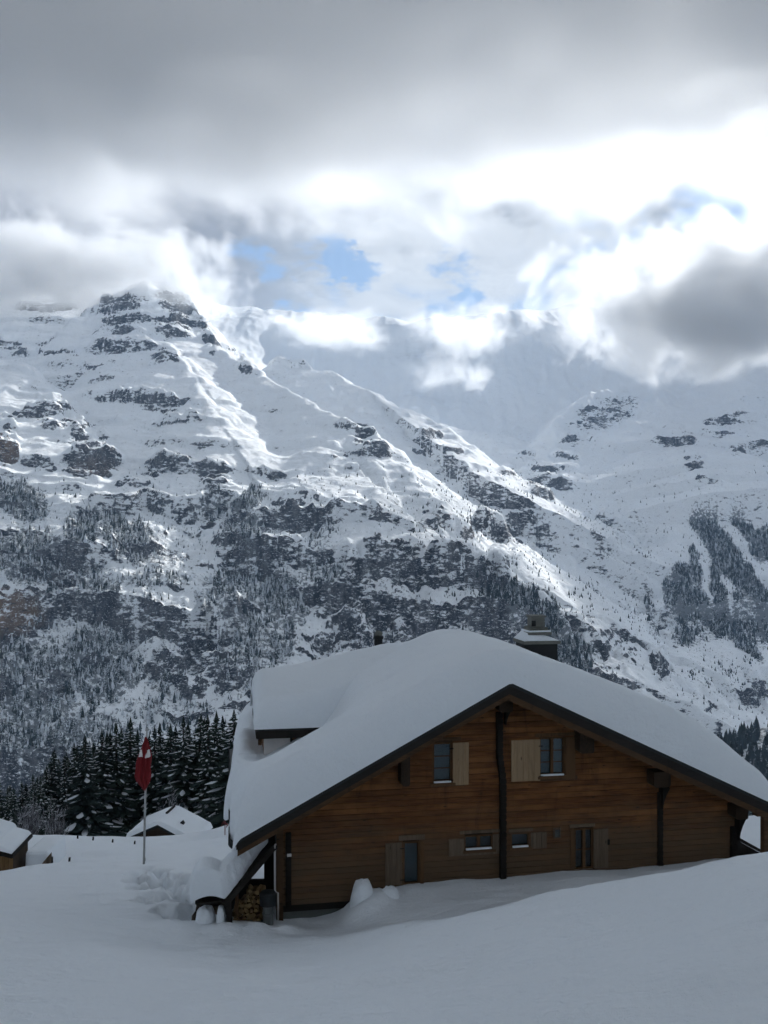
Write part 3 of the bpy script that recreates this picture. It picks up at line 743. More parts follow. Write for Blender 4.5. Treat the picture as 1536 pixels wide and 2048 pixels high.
# lower trees that fill the wood between and behind the row
fill = [(px + fr.uniform(-7, 7), 1500 + fr.uniform(-26, 34) + (60 if px < 110 else 0), fr.uniform(162, 176)) for px in range(-20, 480, 22)]
for i, (px, top, D) in enumerate(fill):
    spruce(px, top, D, i % 5, 1.5, 'low dark spruce in the shade at the back of the wood behind the village', 'dark spruces at the back of the wood')
fill = [(px + fr.uniform(-7, 7), 1560 + fr.uniform(-20, 30), fr.uniform(128, 136)) for px in range(-10, 130, 24)]
for i, (px, top, D) in enumerate(fill):
    spruce(px, top, D, (i * 2 + 1) % 5, 1.3, 'small snow dusted spruce at the foot of the wood beside the left hut', 'small spruces at the foot of the wood')
for i, (px, top, D) in enumerate([(1470, 1632, 120), (1492, 1622, 124), (1508, 1618, 118), (1524, 1624, 122), (1545, 1612, 120), (1450, 1640, 118)]):
    spruce(px, top, D, i % 5, 2.0, 'snowy tree top seen through the gap under the right eave of the chalet', 'trees seen under the right eave')
# bare twiggy shrubs dusted with snow
def shrub(px, top, D, wpx, seed, label):
    r = random.Random(seed); q = U(px, top, D); zb = gz(q[0], D) - .3; H_ = q[2] - zb; Wd = wpx / F * D / 2
    m = MB()
    for i in range(70):
        a = r.uniform(0, 6.28); rr = r.random() ** .6; b = np.array([r.uniform(-.3, .3), r.uniform(-.3, .3), 0])
        e_ = np.array([cos(a) * rr * Wd, sin(a) * rr * Wd, H_ * (1 - .45 * rr * rr) * r.uniform(.7, 1.05)])
        mid = (b + e_) / 2 + np.array([0, 0, H_ * .1])
        m.tube([b, mid, e_], [.07, .045, .012], 4, False)
        for k_ in range(3):
            c_ = mid + (e_ - mid) * r.random(); f_ = c_ + np.array([r.uniform(-.7, .7), r.uniform(-.7, .7), r.uniform(.3, 1.2)])
            m.tube([c_, f_], [.035, .01], 3, False)
    o = m.build('bare_shrub', M_twig); o.location = (q[0], D, zb); return tag(o, label, 'shrub', 'bare shrubs at the edge of the wood')
M_twig = material('snow_dusted_twigs', lambda t, out: principled(t, out, t.mix(t.ramp(t.sep(t.new('ShaderNodeNewGeometry').outputs['Normal'])[2], -.2, .5), (.06, .055, .06), (.50, .52, .56)), .9))
shrub(345, 1575, 118, 80, 1, 'bare snow dusted shrub in the dark gap between flag and broad spruce')
shrub(60, 1600, 100, 70, 2, 'bare grey shrub behind the roof of the left hut')
shrub(110, 1615, 104, 60, 3, 'bare low shrub at the foot of the spruces right of the left hut')
# ---------------------------------------------------------------- woods of the house
def b_wood(c0, c1, c2, along=(1, 0, 0), grain=1.0, low_tone=None):
    def f(t, out):
        tc = t.new('ShaderNodeTexCoord'); ob = tc.outputs['Object']; oi = t.new('ShaderNodeObjectInfo')
        sc_ = tuple(.5 if a else 9 for a in along)
        off = t.vmath('ADD', ob, t.xyz(t.math('MULTIPLY', oi.outputs['Random'], 37), t.math('MULTIPLY', oi.outputs['Random'], 11), 0))
        g = t.noise(t.mapping(off, sc_), 3.2 * grain, 6, .65, .6)
        gf = t.noise(t.mapping(off, tuple(1.5 if a else 60 for a in along)), 3.0, 3, .6)
        b = t.noise(off, .55, 4, .6)
        col = t.mix(t.ramp(g, .3, .7), c0, c1)
        col = t.mix(t.ramp(b, .42, .68), col, c2)
        st_ = t.noise(t.mapping(ob, (2.2, 1, .35)), 1.3, 5, .7, .5); col = t.mix(t.ramp(st_, .52, .72, 0, .6), col, tuple(c * .35 for c in c0))
        col = t.mix(t.math('MULTIPLY', t.ramp(oi.outputs['Random'], 0, 1, 0, 1, False), .35), col, c0)
        knots = t.new('ShaderNodeTexVoronoi'); t.put(knots.inputs['Vector'], t.mapping(off, tuple(1.6 if a else 5 for a in along))); t.put(knots.inputs['Scale'], 1.1)
        col = t.mix(t.ramp(knots.outputs['Distance'], .05, .11, .85, 0), col, tuple(c * .25 for c in c0))
        if low_tone:  # duller, darker brown towards the bottom, broken up by noise
            z = t.sep(ob)[2]
            wn = t.noise(t.mapping(ob, (.5, 1, 2.5)), .9, 5, .65)
            wv = t.math('ADD', t.ramp(z, low_tone[0], low_tone[1], 0, .55), t.math('MULTIPLY', wn, .75))
            col = t.mix(t.ramp(wv, .55, .95, 0, .85), col, low_tone[2])
        h = t.math('ADD', t.math('MULTIPLY', g, .5), t.math('MULTIPLY', gf, .5))
        principled(t, out, col, .75, h, .5, .006, .25)
    return f
M_wall = material('larch_boards', b_wood((.058, .022, .007), (.19, .072, .020), (.26, .112, .037), low_tone=(-5.4, -8.2, (.085, .058, .034))))
M_pale = material('pale_shutter_boards', b_wood((.25, .165, .09), (.35, .25, .15), (.30, .21, .125), (0, 0, 1)))
M_grey = material('weathered_boards', b_wood((.09, .066, .044), (.17, .125, .085), (.13, .095, .066), (0, 0, 1)))
M_frame = material('window_frame_wood', b_wood((.07, .036, .015), (.14, .075, .032), (.11, .058, .026), (0, 0, 1)))
M_trim = material('eaves_boards', b_wood((.05, .026, .012), (.105, .056, .026), (.085, .045, .020), (1, 0, 0)))
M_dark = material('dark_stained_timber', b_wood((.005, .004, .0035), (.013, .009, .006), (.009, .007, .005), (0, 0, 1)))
M_beam = material('purlin_timber', b_wood((.018, .012, .007), (.055, .033, .018), (.04, .024, .014), (0, 1, 0)))
M_facia = material('weathered_verge_boards', b_wood((.012, .011, .010), (.032, .025, .020), (.022, .019, .016), (1, 0, 0)))
def b_sheet(t, out):
    tc = t.new('ShaderNodeTexCoord'); n = t.noise(tc.outputs['Object'], 6, 5, .6)
    principled(t, out, t.mix(n, (.010, .013, .014), (.03, .035, .036)), .5, n, .2, .01, .4, .3)
M_sheet = material('dark_roof_edge', b_sheet)
def b_conc(t, out):
    tc = t.new('ShaderNodeTexCoord'); n = t.noise(tc.outputs['Object'], 5, 7, .7)
    principled(t, out, t.mix(n, (.07, .085, .08), (.17, .18, .165)), .95, n, .4, .01)
M_conc = material('stained_concrete', b_conc)
M_white = material('pale_render', lambda t, out: principled(t, out, t.mix(t.noise(t.new('ShaderNodeTexCoord').outputs['Object'], 3, 5), (.52, .50, .48), (.66, .64, .62)), .9))
M_metal = material('grey_galvanised_metal', lambda t, out: principled(t, out, t.mix(t.noise(t.new('ShaderNodeTexCoord').outputs['Object'], 4, 5), (.09, .10, .10), (.18, .195, .195)), .5, spec=.4, metallic=.5))
M_chim = material('chimney_cowl_render', lambda t, out: principled(t, out, t.mix(t.noise(t.new('ShaderNodeTexCoord').outputs['Object'], 7, 6, .7), (.09, .095, .085), (.21, .215, .195)), .9))
M_black = material('soot_black_cladding', lambda t, out: principled(t, out, t.mix(t.noise(t.new('ShaderNodeTexCoord').outputs['Object'], 4, 5), (.008, .010, .012), (.024, .028, .030)), .7))
def b_glass(t, out):
    g = t.new('ShaderNodeBsdfGlossy'); g.inputs['Roughness'].default_value = .05
    tr = t.new('ShaderNodeBsdfTransparent'); tr.inputs[0].default_value = (.75, .82, .85, 1)
    fr_ = t.new('ShaderNodeFresnel'); fr_.inputs[0].default_value = 1.5
    m = t.new('ShaderNodeMixShader'); t.l.new(t.math('ADD', fr_.outputs[0], .02), m.inputs[0]); t.l.new(tr.outputs[0], m.inputs[1]); t.l.new(g.outputs[0], m.inputs[2]); t.l.new(m.outputs[0], out.inputs[0])
M_glass = material('window_glass', b_glass)
M_curtain = material('blue_grey_curtain', lambda t, out: principled(t, out, t.mix(t.noise(t.mapping(t.new('ShaderNodeTexCoord').outputs['Object'], (14, 1, .4)), 2, 2), (.085, .12, .14), (.14, .18, .20)), .95))
M_room = material('dark_room', lambda t, out: principled(t, out, (.020, .026, .026), .9))
M_sill = material('snow_strip', b_snow(3))

# ---------------------------------------------------------------- the chalet
TH = radians(10.0); CT, ST = cos(TH), sin(TH)
P0 = U(1020, 1365, 21.5); ZR = P0[2]
chalet = empty('chalet', (P0[0], P0[1], 0), TH)
tag(chalet, 'brown wooden chalet with thick snow on its roof, gable wall facing the slope', 'chalet')
def HW(px, py, t_=.9):
    k = (px - CX) / F
    u = (k * (P0[1] + t_ * CT) - P0[0] + t_ * ST) / (CT - k * ST)
    y = P0[1] + u * ST + t_ * CT
    return u, (HY - py) / F * y
def rel(u, t_=0): return (P0[0] + u * CT - t_ * ST, P0[1] + u * ST + t_ * CT)
SLL = 3.40 / 6.464; SLR = 3.24 / 6.879         # drop per metre, left and right
UL, UR, TB = -6.52, 7.25, 10.1
def roof_z(u): return ZR - np.where(np.asarray(u) < 0, -np.asarray(u) * SLL, np.asarray(u) * SLR)
rz_ = lambda u: float(roof_z(u))
WL, WR = HW(553, 1700)[0], HW(1479, 1700)[0]
TW = .9
# wall body behind the cladding
low = -9.9
def gable_poly(u0, u1, zlow, drop):
    return [(u0, zlow), (u1, zlow), (u1, rz_(u1) - drop), (0, ZR - drop), (u0, rz_(u0) - drop)]
wall = fix_normals(MB().prism(gable_poly(WL + .04, WR - .04, low, .34), TW + .19, 9.6).build('wall', M_dark, chalet))
# roof: deck, soffit boards, verge boards
def slope_slab(m, u0, u1, t0, t1, top, thick):
    """slab that follows the roof, its upper face `top` below the roof line"""
    a, b = (u0, rz_(u0) - top), (u1, rz_(u1) - top)
    return m.prism([(a[0], a[1] - thick), (b[0], b[1] - thick), b, a], t0, t1)
deck = MB(); slope_slab(deck, UL, 0, .03, TB, .07, .05); slope_slab(deck, 0, UR, .03, TB, .07, .05)
roof = fix_normals(deck.build('roof', M_trim, chalet))
def verge(t0, t1, top, thick, mat, name, ext=0.0):
    for (a, b) in ((UL - ext, 0), (0, UR + ext)):
        m = MB(); slope_slab(m, a, b, t0, t1, top, thick); fix_normals(m.build(name, mat, roof))
verge(-.06, .04, .0, .085, M_sheet, 'verge_flashing')
for s_, d1, d2 in ((0, .18, .15), (1, .20, .17)):
    a_, b_ = ((UL, 0), (0, UR))[s_]
    m = MB(); slope_slab(m, a_, b_, -.02, .025, .088, d1); fix_normals(m.build('verge_board', M_facia, roof))
    m = MB(); slope_slab(m, a_, b_, .03, .07, .075 + d1, d2); fix_normals(m.build('verge_board', M_trim, roof))
# soffit boards run along the ridge direction under the overhang
for a, b in ((UL + .1, 0.0), (0.0, UR - .1)):
    n = int((b - a) / .16)
    for i in range(n):
        u0 = a + (b - a) * i / n; u1 = a + (b - a) * (i + 1) / n - .006
        m = MB(); slope_slab(m, u0, u1, .11, TW + .16, .125, .03 + .004 * (i % 2)); fix_normals(m.build('soffit_board', M_trim, roof))
# board against the wall under the slope
for a, b in ((WL, 0), (0, WR)):
    m = MB(); slope_slab(m, a, b, TW - .06, TW - .012, .17, .15); fix_normals(m.build('frieze_board', M_trim, roof))
# eaves boards left and right
for u in (UL, UR):
    m = MB(); m.box(u - .03, u + .03, .0, TB, rz_(u) - .24, rz_(u) - .02); m.build('eaves_board', M_facia, roof)
# purlin ends
def purlin(px0, px1, py0, py1, mat=M_beam, bracket=None):
    u0, z1 = HW(px0, py0, .52); u1, z0 = HW(px1, py1, .52)
    u0 += .10; m = MB(); m.prism([(u0, z0 + .06), (u0 + .06, z0), (u1 - .03, z0), (u1, z0 + .05), (u1, z1), (u0, z1)], .5, TW + .1)
    return fix_normals(m.build('purlin_end', mat, chalet))
purlin(990, 1026, 1392, 1424)
purlin(794, 820, 1515, 1572)
purlin(1152, 1188, 1468, 1506)
purlin(1300, 1341, 1545, 1574)
purlin(1464, 1496, 1614, 1638)
# curved brackets below two of the purlins
def bracket(px, py0, py1, w, sgn):
    u, z1 = HW(px, py0, .7); _, z0 = HW(px, py1, .7)
    pts = [(u, z0)]
    for i in range(7):
        q = i / 6; pts.append((u + sgn * w * q ** 1.8, z0 + (z1 - z0) * q))
    pts.append((u, z1))
    if sgn < 0: pts = pts[::-1]
    fix_normals(MB().prism(pts, .66, TW).build('bracket', M_dark, chalet))
bracket(1325, 1576, 1618, .20, 1); bracket(1478, 1636, 1680, .20, 1); bracket(1012, 1422, 1450, .12, 1)

# windows: (part of the wall left open) in wall coordinates
def R_(x0, y0, x1, y1):
    a = HW(x0, y1); b = HW(x1, y0); return [a[0], a[1], b[0], b[1]]
WIN = {
 'ul': R_(865, 1484, 905, 1566), 'ur': R_(1079, 1474, 1130, 1552), 'll': R_(806, 1682, 840, 1771),
 's1': R_(929, 1669, 986, 1700), 's2': R_(1022, 1665, 1059, 1695), 'lr': R_(1149, 1656, 1187, 1740)}
# horizontal cladding, every board its own piece, broken by the openings and by butt joints
pr = random.Random(5)
ph = .142
colU = [HW(1004, 1600)[0], HW(1320, 1640)[0], HW(574, 1700)[0]]
row_i = 0; z = -9.3
zfound = HW(640, 1806)[1]
while z < ZR - .35:
    z0, z1 = z, z + ph - .006
    # reach of the row under the gable
    ul = max(WL + .1, -(ZR - .30 - z1) / SLL); ur = min(WR - .06, (ZR - .30 - z1) / SLR)
    if z1 > zfound and ul < ur - .1:
        segs = [(ul, ur)]
        for k_, (a, zb_, b, zt_) in WIN.items():
            if z1 > zb_ + .01 and z0 < zt_ - .01:
                ns = []
                for s_ in segs:
                    if b <= s_[0] or a >= s_[1]: ns.append(s_)
                    else:
                        if a - s_[0] > .03: ns.append((s_[0], a))
                        if s_[1] - b > .03: ns.append((b, s_[1]))
                segs = ns
        out_ = []
        for s_ in segs:
            for cu in colU[:2]:
                if s_[0] + .3 < cu < s_[1] - .3: out_.append((s_[0], cu)); s_ = (cu + .003, s_[1])
            out_.append(s_)
        for (a, b) in out_:
            y0 = TW + pr.uniform(-.006, .006); tl = pr.uniform(-.002, .002)
            # rounded drop-board profile
            prof = [(y0 + .012, z0), (y0, z0 + .014), (y0 + .002, (z0 + z1) / 2), (y0 + .006, z1 - .016), (y0 + .02, z1), (y0 + .05, z1), (y0 + .05, z0)]
            n = len(prof)
            m = MB(); m.add([(a, p_[0], p_[1]) for p_ in prof] + [(b, p_[0], p_[1] + tl) for p_ in prof],
                            [tuple(range(n - 1, -1, -1)), tuple(range(n, 2 * n))] + [(i, (i + 1) % n, (i + 1) % n + n, i + n) for i in range(n)])
            fix_normals(m.build('plank', M_wall, wall))
    z += ph; row_i += 1
# interlocked log ends of the inner walls standing out of the cladding
def log_ends(px, py0, py1, w, prot, mat, bend=None):
    u, zt_ = HW(px, py0, TW - prot); _, zb_ = HW(px, py1, TW - prot)
    n = int((zt_ - zb_) / .15)
    me = None
    for i in range(n):
        zz_ = zb_ + i * .15; off = bend(1 - i / n) if bend else 0
        if me is None:
            m = MB(); m.prism([(-w / 2, 0), (-w / 2 + .02, -.0), (w / 2 - .02, 0), (w / 2, .02), (w / 2, .125), (w / 2 - .02, .144), (-w / 2 + .02, .144), (-w / 2, .125)], 0, prot + .1)
            o = fix_normals(m.build('log_end', mat, wall)); me = o.data
        else: o = link('log_end', me, None, wall)
        o.location = (u + off, TW - prot + pr.uniform(-.01, .01), zz_)
log_ends(1003, 1416, 1760, .15, .15, M_dark, lambda q: .09 * sstep(.25, .45, np.float64(q)) - .03)
log_ends(1322, 1580, 1735, .13, .08, M_dark)
log_ends(577, 1662, 1815, .14, .06, M_dark)
log_ends(1470, 1650, 1735, .15, .12, M_dark)
cb = MB(); u0 = WL; cb.box(u0, u0 + .16, TW - .05, TW + .2, -9.2, rz_(u0) - .3); cb.build('corner_post', M_trim, chalet)
cb = MB(); cb.box(WR - .14, WR, TW - .03, TW + .2, -9.2, rz_(WR) - .3); cb.build('corner_post', M_dark, chalet)
# foundation
fu0, fu1 = HW(556, 1830)[0], HW(800, 1830)[0]
MB().box(fu0 + .1, fu1 + 9, TW + .12, TW + .5, -10.4, zfound - .18).build('foundation', M_conc, chalet)
MB().box(fu0, fu1 + 8, TW + .02, TW + .16, zfound - .17, zfound - .01).build('shadow_gap_strip', M_dark, chalet)  # dark strip painted in for the shadow gap above the foundation

def window(key, stiles, rails, back, frame_w=.055, casing=True, open_leaf=None, glass=None, header=True, sill=True, snow=True):
    a, zb_, b, zt_ = WIN[key]
    fr_ = MB(); y0, y1 = TW + .02, TW + .10; w = frame_w
    fr_.box(a, a + w, y0, y1, zb_, zt_); fr_.box(b - w, b, y0, y1, zb_, zt_)
    fr_.box(a + w, b - w, y0, y1, zb_, zb_ + w); fr_.box(a + w, b - w, y0, y1, zt_ - w, zt_)
    o = fr_.build('window', M_frame, chalet, bevel=.004)
    ia, ib = a + w, b - w
    MB().box(ia, ib, TW + .135, TW + .15, zb_ + w, zt_ - w).build('curtain' if back is M_curtain else 'dark_interior', back, o)
    for s_ in stiles: MB().box(ia + (ib - ia) * s_ - .035, ia + (ib - ia) * s_ + .035, y0 - .01, y1 - .01, zb_ + w, zt_ - w).build('stile', M_frame, o)
    e = [0] + list(stiles) + [1]
    for i in range(len(e) - 1):
        p0_ = ia + (ib - ia) * e[i] + (.04 if i else 0); p1_ = ia + (ib - ia) * e[i + 1] - (.04 if i < len(e) - 2 else 0)
        MB().box(p0_, p1_, TW + .075, TW + .081, zb_ + w, zt_ - w).build('pane', M_glass, o)
        for r_ in rails: MB().box(p0_, p1_, TW + .055, TW + .073, zb_ + w + (zt_ - zb_ - 2 * w) * r_ - .011, zb_ + w + (zt_ - zb_ - 2 * w) * r_ + .011).build('muntin', M_frame, o)
    if sill: MB().box(a - .06, b + .06, TW - .07, TW + .018, zb_ - .07, zb_ - .004).build('sill', M_frame, o)
    if snow:
        mm_ = MB(); mm_.box(a + .03, b - .04, TW - .055, TW + .014, zb_ - .001, zb_ + .045); mm_.build('sill_snow', M_sill, o, bevel=.015)
    return o
wu = window('ul', [], [.33, .66], M_curtain, .05)
wr = window('ur', [.5], [.33, .66], M_curtain, .04)
wl = window('ll', [], [], M_curtain, .05, snow=False)
w1 = window('s1', [.5], [], M_room, .035)
w2 = window('s2', [], [], M_room, .035)
w3 = window('lr', [.52], [.47], M_room, .04, snow=False)
MBx = MB
def boards(name, x0, y0, x1, y1, t0, t1, mat, parent, n=1, vertical=True):
    """a part from pixel corners, split into n boards"""
    a, zt_ = HW(x0, y0, t0); b, _ = HW(x1, y0, t0); _, zb_ = HW(x0, y1, t0)
    if n == 1: return MB().box(a, b, t0, t1, zb_, zt_).build(name, mat, parent, bevel=.004)
    first = None
    rail = MB()
    rail.box(a + .03, b - .03, t1 + .001, t1 + .022, zb_ + .10, zb_ + .18); rail.box(a + .03, b - .03, t1 + .001, t1 + .022, zt_ - .18, zt_ - .10)
    first = rail.build(name, mat, parent)
    for i in range(n):
        p0_ = a + (b - a) * i / n; p1_ = a + (b - a) * (i + 1) / n - .005
        MB().box(p0_, p1_, t0 + pr.uniform(-.002, .002), t1, zb_ + pr.uniform(-.006, .004), zt_ + pr.uniform(-.004, .004)).build('plank', mat, first, bevel=.003)
    return first
T0, T1 = TW - .055, TW - .028
boards('shutter', 906, 1486, 938, 1571, T0, T1, M_pale, chalet, 3)
boards('shutter', 1023, 1481, 1081, 1564, T0, T1, M_pale, chalet, 5)
boards('shutter', 771, 1687, 804, 1772, T0, T1, M_grey, chalet, 3)['label'] = 'weathered brown shutter'
boards('shutter', 898, 1679, 928, 1713, T0, T1, M_grey, chalet, 3)['label'] = 'small weathered grey shutter'
boards('shutter', 1062, 1666, 1094, 1698, T0, T1, M_grey, chalet, 3)['label'] = 'small weathered brown shutter'
boards('shutter', 1188, 1659, 1217, 1737, T0, T1, M_grey, chalet, 3)['label'] = 'weathered brown shutter half buried in snow'
M_bat = M_frame
boards('lintel', 798, 1672, 850, 1682, TW - .05, TW - .012, M_grey, chalet)
boards('lintel', 920, 1663, 1000, 1669, TW - .04, TW - .012, M_grey, chalet)
boards('lintel', 1018, 1659, 1066, 1665, TW - .04, TW - .012, M_grey, chalet)
boards('lintel', 1140, 1650, 1190, 1656, TW - .05, TW - .012, M_grey, chalet)
boards('lintel', 1072, 1468, 1154, 1474, TW - .05, TW - .012, M_frame, chalet)
boards('lintel', 876, 1476, 922, 1483, TW - .05, TW - .012, M_trim, chalet)
boards('jamb', 1131, 1475, 1151, 1560, TW - .045, TW - .012, M_frame, chalet)
boards('jamb', 841, 1683, 848, 1772, TW - .04, TW - .012, M_frame, chalet)
boards('jamb', 1141, 1657, 1149, 1735, TW - .04, TW - .012, M_frame, chalet)
boards('jamb', 986, 1669, 999, 1702, TW - .03, TW - .012, M_grey, chalet)
boards('apron_board', 926, 1702, 1000, 1712, TW - .03, TW - .012, M_grey, chalet)
boards('apron_board', 1075, 1555, 1155, 1563, TW - .035, TW - .012, M_trim, chalet)
boards('apron_board', 862, 1570, 930, 1575, TW - .035, TW - .012, M_trim, chalet)
# little vent with louvres, a latch, a number plate
a, zt_ = HW(1108, 1657, T0); b, _ = HW(1122, 1657, T0); _, zb_ = HW(1108, 1677, T0)
v = MB(); v.box(a, a + .025, TW - .06, TW, zb_, zt_); v.box(b - .025, b, TW - .06, TW, zb_, zt_); v.box(a + .025, b - .025, TW - .06, TW, zt_ - .025, zt_); v.box(a + .025, b - .025, TW - .06, TW, zb_, zb_ + .025)
v = v.build('vent', M_grey, chalet)
for i in range(4):
    q = zb_ + .04 + i * (zt_ - zb_ - .07) / 4
    MB().add([(a + .03, TW - .05, q), (b - .03, TW - .05, q), (b - .03, TW - .02, q + .03), (a + .03, TW - .02, q + .03), (a + .03, TW - .045, q - .004), (b - .03, TW - .045, q - .004), (b - .03, TW - .015, q + .026), (a + .03, TW - .015, q + .026)],
             [(0, 1, 2, 3), (7, 6, 5, 4), (0, 4, 5, 1), (2, 6, 7, 3)]).build('slat', M_metal, v)
boards('latch', 1216, 1680, 1220, 1690, TW - .09, TW - .02, M_dark, chalet)
boards('name_plate', 574, 1708, 583, 1714, TW - .10, TW - .085, M_white, chalet)
# hinges on the upper shutters
for px, py in [(903, 1497), (903, 1560), (1082, 1492), (1082, 1553), (805, 1697), (805, 1760)]:
    u, z_ = HW(px, py, T0); MB().box(u - .06, u + .05, T0 - .012, T0 - .001, z_ - .012, z_ + .012).build('hinge', M_dark, chalet)

# ---------------------------------------------------------------- snow on the roof
def pillow(name, u0f, u1f, t0, t1, topf, botf, mat, parent, nu=150, nt=110, r=.55, label=None):
    """snow body over a rectangle of the roof; edges rounded, drawn in the house's own axes"""
    def sp(n, L, r_):
        ph_ = np.linspace(0, pi / 2, 9)[:-1]; e = r_ * (1 - np.cos(ph_))
        mid = np.linspace(r_, L - r_, n - 16); return np.concatenate([e, mid, (L - e)[::-1]])
    tt = sp(nt, t1 - t0, r) + t0
    ss = sp(nu, 10.0, r * 10 / abs(12.5))
    S_, T_ = np.meshgrid(ss / 10, tt)
    Uu = u0f(T_) * (1 - S_) + u1f(T_) * S_
    du = np.minimum(Uu - u0f(T_), u1f(T_) - Uu); dt = np.minimum(T_ - t0, t1 - T_)
    def prof(d_, r_): q = np.clip(d_ / r_, 0, 1); return np.sqrt(np.clip(1 - (1 - q) ** 2, 0, 1))
    e = prof(du, r * 1.3) * prof(dt, r)
    top, bot = topf(Uu, T_), botf(Uu, T_)
    Z = bot + (top - bot) * e
    n0 = len(tt); m0 = len(ss)
    co = np.concatenate([np.stack([Uu, T_, Z], -1).reshape(-1, 3), np.stack([Uu, T_, bot - .0], -1).reshape(-1, 3)])
    i = np.arange((n0 - 1) * (m0 - 1)); a_ = (i // (m0 - 1)) * m0 + i % (m0 - 1)
    f1 = np.stack([a_, a_ + 1, a_ + m0 + 1, a_ + m0], 1); f2 = f1[:, ::-1] + n0 * m0
    me = raw_mesh(name, co, np.concatenate([f1, f2]))
    o = link(name, me, mat, parent)
    if label: o['label'] = label
    return o
def main_h(u, t_):
    h = np.where(u < 0, .93, .93 + .09 * sstep(1, 4, u)) + 0 * u
    h = h * (1 + .10 * fbm(u / 3 + 7, t_ / 3, 21, 3)) + .055 * fbm(u / 1.1, t_ / .9, 22, 4)
    h = h - .75 * sstep(5.0, 10, t_) * sstep(-5, -1.0, u)
    h = h * (1 - .55 * sstep(4.6, 7.2, u))
    # scoop blown out in front of the dormer cheek
    sc_ = sstep(.9, 3.9, t_) * (1 - sstep(8.0, 9.0, t_)) * sstep(-3.0, -4.3, u) * sstep(-6.7, -5.6, u)
    h = h * (1 - .93 * sc_)
    h = h - .10 * np.exp(-((u + 2.55) / .45) ** 2 - ((t_ - 2.6) / .16) ** 2)
    return h
def main_top(u, t_):
    q = np.sqrt(u * u + .8 ** 2) - .8 * (1 - .45 * 0)
    rz2 = ZR - np.where(u < 0, q * SLL, q * SLR) - .12
    base_ = roof_z(u)
    return np.maximum(rz2 + main_h(u, t_), base_ + .03)
def ueave(t_): return UL - .12 - .34 * fbm(t_ / 1.3, t_ * 0 + 3, 61, 4) - .08 * sstep(.3, 2.5, t_) + .22 * sstep(4.6, 8, t_)
pillow('snow_cover', ueave, lambda t_: 7.22 + 0 * t_, -.10, TB + .15, main_top, lambda u, t_: roof_z(u) + .004 - .30 * sstep(UL + .08, UL - .25, u), M_roofsnow, chalet, r=.42)

# ---------------------------------------------------------------- dormer
DT0, DTR, DT1 = 4.4, 6.25, 8.1; DU = -5.93
DZE, DZR = -5.13, -4.22
dorm = fix_normals(MB().add([(u_, t_, z_) for u_ in (DU, -1.6) for (t_, z_) in ((DT0, DZE), (DTR, DZR), (DT1, DZE), (DT1, DZE - .09), (DTR, DZR - .1), (DT0, DZE - .09))],
    [(0, 1, 7, 6), (1, 2, 8, 7), (2, 3, 9, 8), (3, 4, 10, 9), (4, 5, 11, 10), (5, 0, 6, 11), (0, 5, 4, 1), (1, 4, 3, 2)]).build('dormer', M_sheet, chalet))
MB().box(DU - .02, -3.2, DT0 - .025, DT0 + .03, DZE - .30, DZE - .092).build('eaves_board', M_facia, dorm)
MB().box(DU - .03, DU + .02, DT0 + .032, DT1, DZE - .3, DZE - .095).build('eaves_board', M_facia, dorm)
MB().box(DU + .03, DU + .13, DT0 + .1, DT0 + .25, DZE - .50, DZE - .345).build('purlin_end', M_trim, dorm)
MB().box(DU + .2, -4.98, DT0 + .36, DT0 + .5, -7.0, DZE - .1).build('dormer_wall', M_white, dorm)
MB().box(-4.975, -3.2, DT0 + .34, DT0 + .5, -6.6, DZE - .1).build('dormer_wall', M_wall, dorm)
MB().box(-4.99, -4.93, DT0 + .30, DT0 + .34, -6.6, DZE - .1).build('corner_board', M_dark, dorm)
fix_normals(MB().add([(DU + .2, t_, z_) for (t_, z_) in ((DT0 + .5, -7.2), (DT0 + .5, DZE + .1), (DTR, DZR - .15), (DT1 - .4, DZE + .1), (DT1 - .4, -7.2))] + [(DU + .4, t_, z_) for (t_, z_) in ((DT0 + .5, -7.2), (DT0 + .5, DZE + .1), (DTR, DZR - .15), (DT1 - .4, DZE + .1), (DT1 - .4, -7.2))],
    [(0, 1, 2, 3, 4), (9, 8, 7, 6, 5), (0, 5, 6, 1), (1, 6, 7, 2), (2, 7, 8, 3), (3, 8, 9, 4)]).build('dormer_gable', M_wall, dorm))
def d_roof(t_): return np.where(t_ < DTR, DZE + (t_ - DT0) * (DZR - DZE) / (DTR - DT0), DZE + (DT1 - t_) * (DZR - DZE) / (DT1 - DTR))
def d_top(u, t_):
    q = np.sqrt((t_ - DTR) ** 2 + .6 ** 2) - .6
    z = DZR - q * (DZR - DZE) / (DTR - DT0) + .50 + .03 * fbm(u / .9, t_ / .9, 33, 3)
    rise = sstep(-5.9, -1.2, u)
    return z + rise * .62 + .10 * rise * rise
o = pillow('snow_cover', lambda t_: DU - .10 + 0 * t_ + .05 * fbm(t_, t_ * 0, 66, 2), lambda t_: -.2 + 0 * t_, DT0 - .06, DT1 + .1, d_top, lambda u, t_: np.minimum(d_roof(t_), 90) + .004, M_roofsnow, dorm, nu=90, nt=70, r=.26)

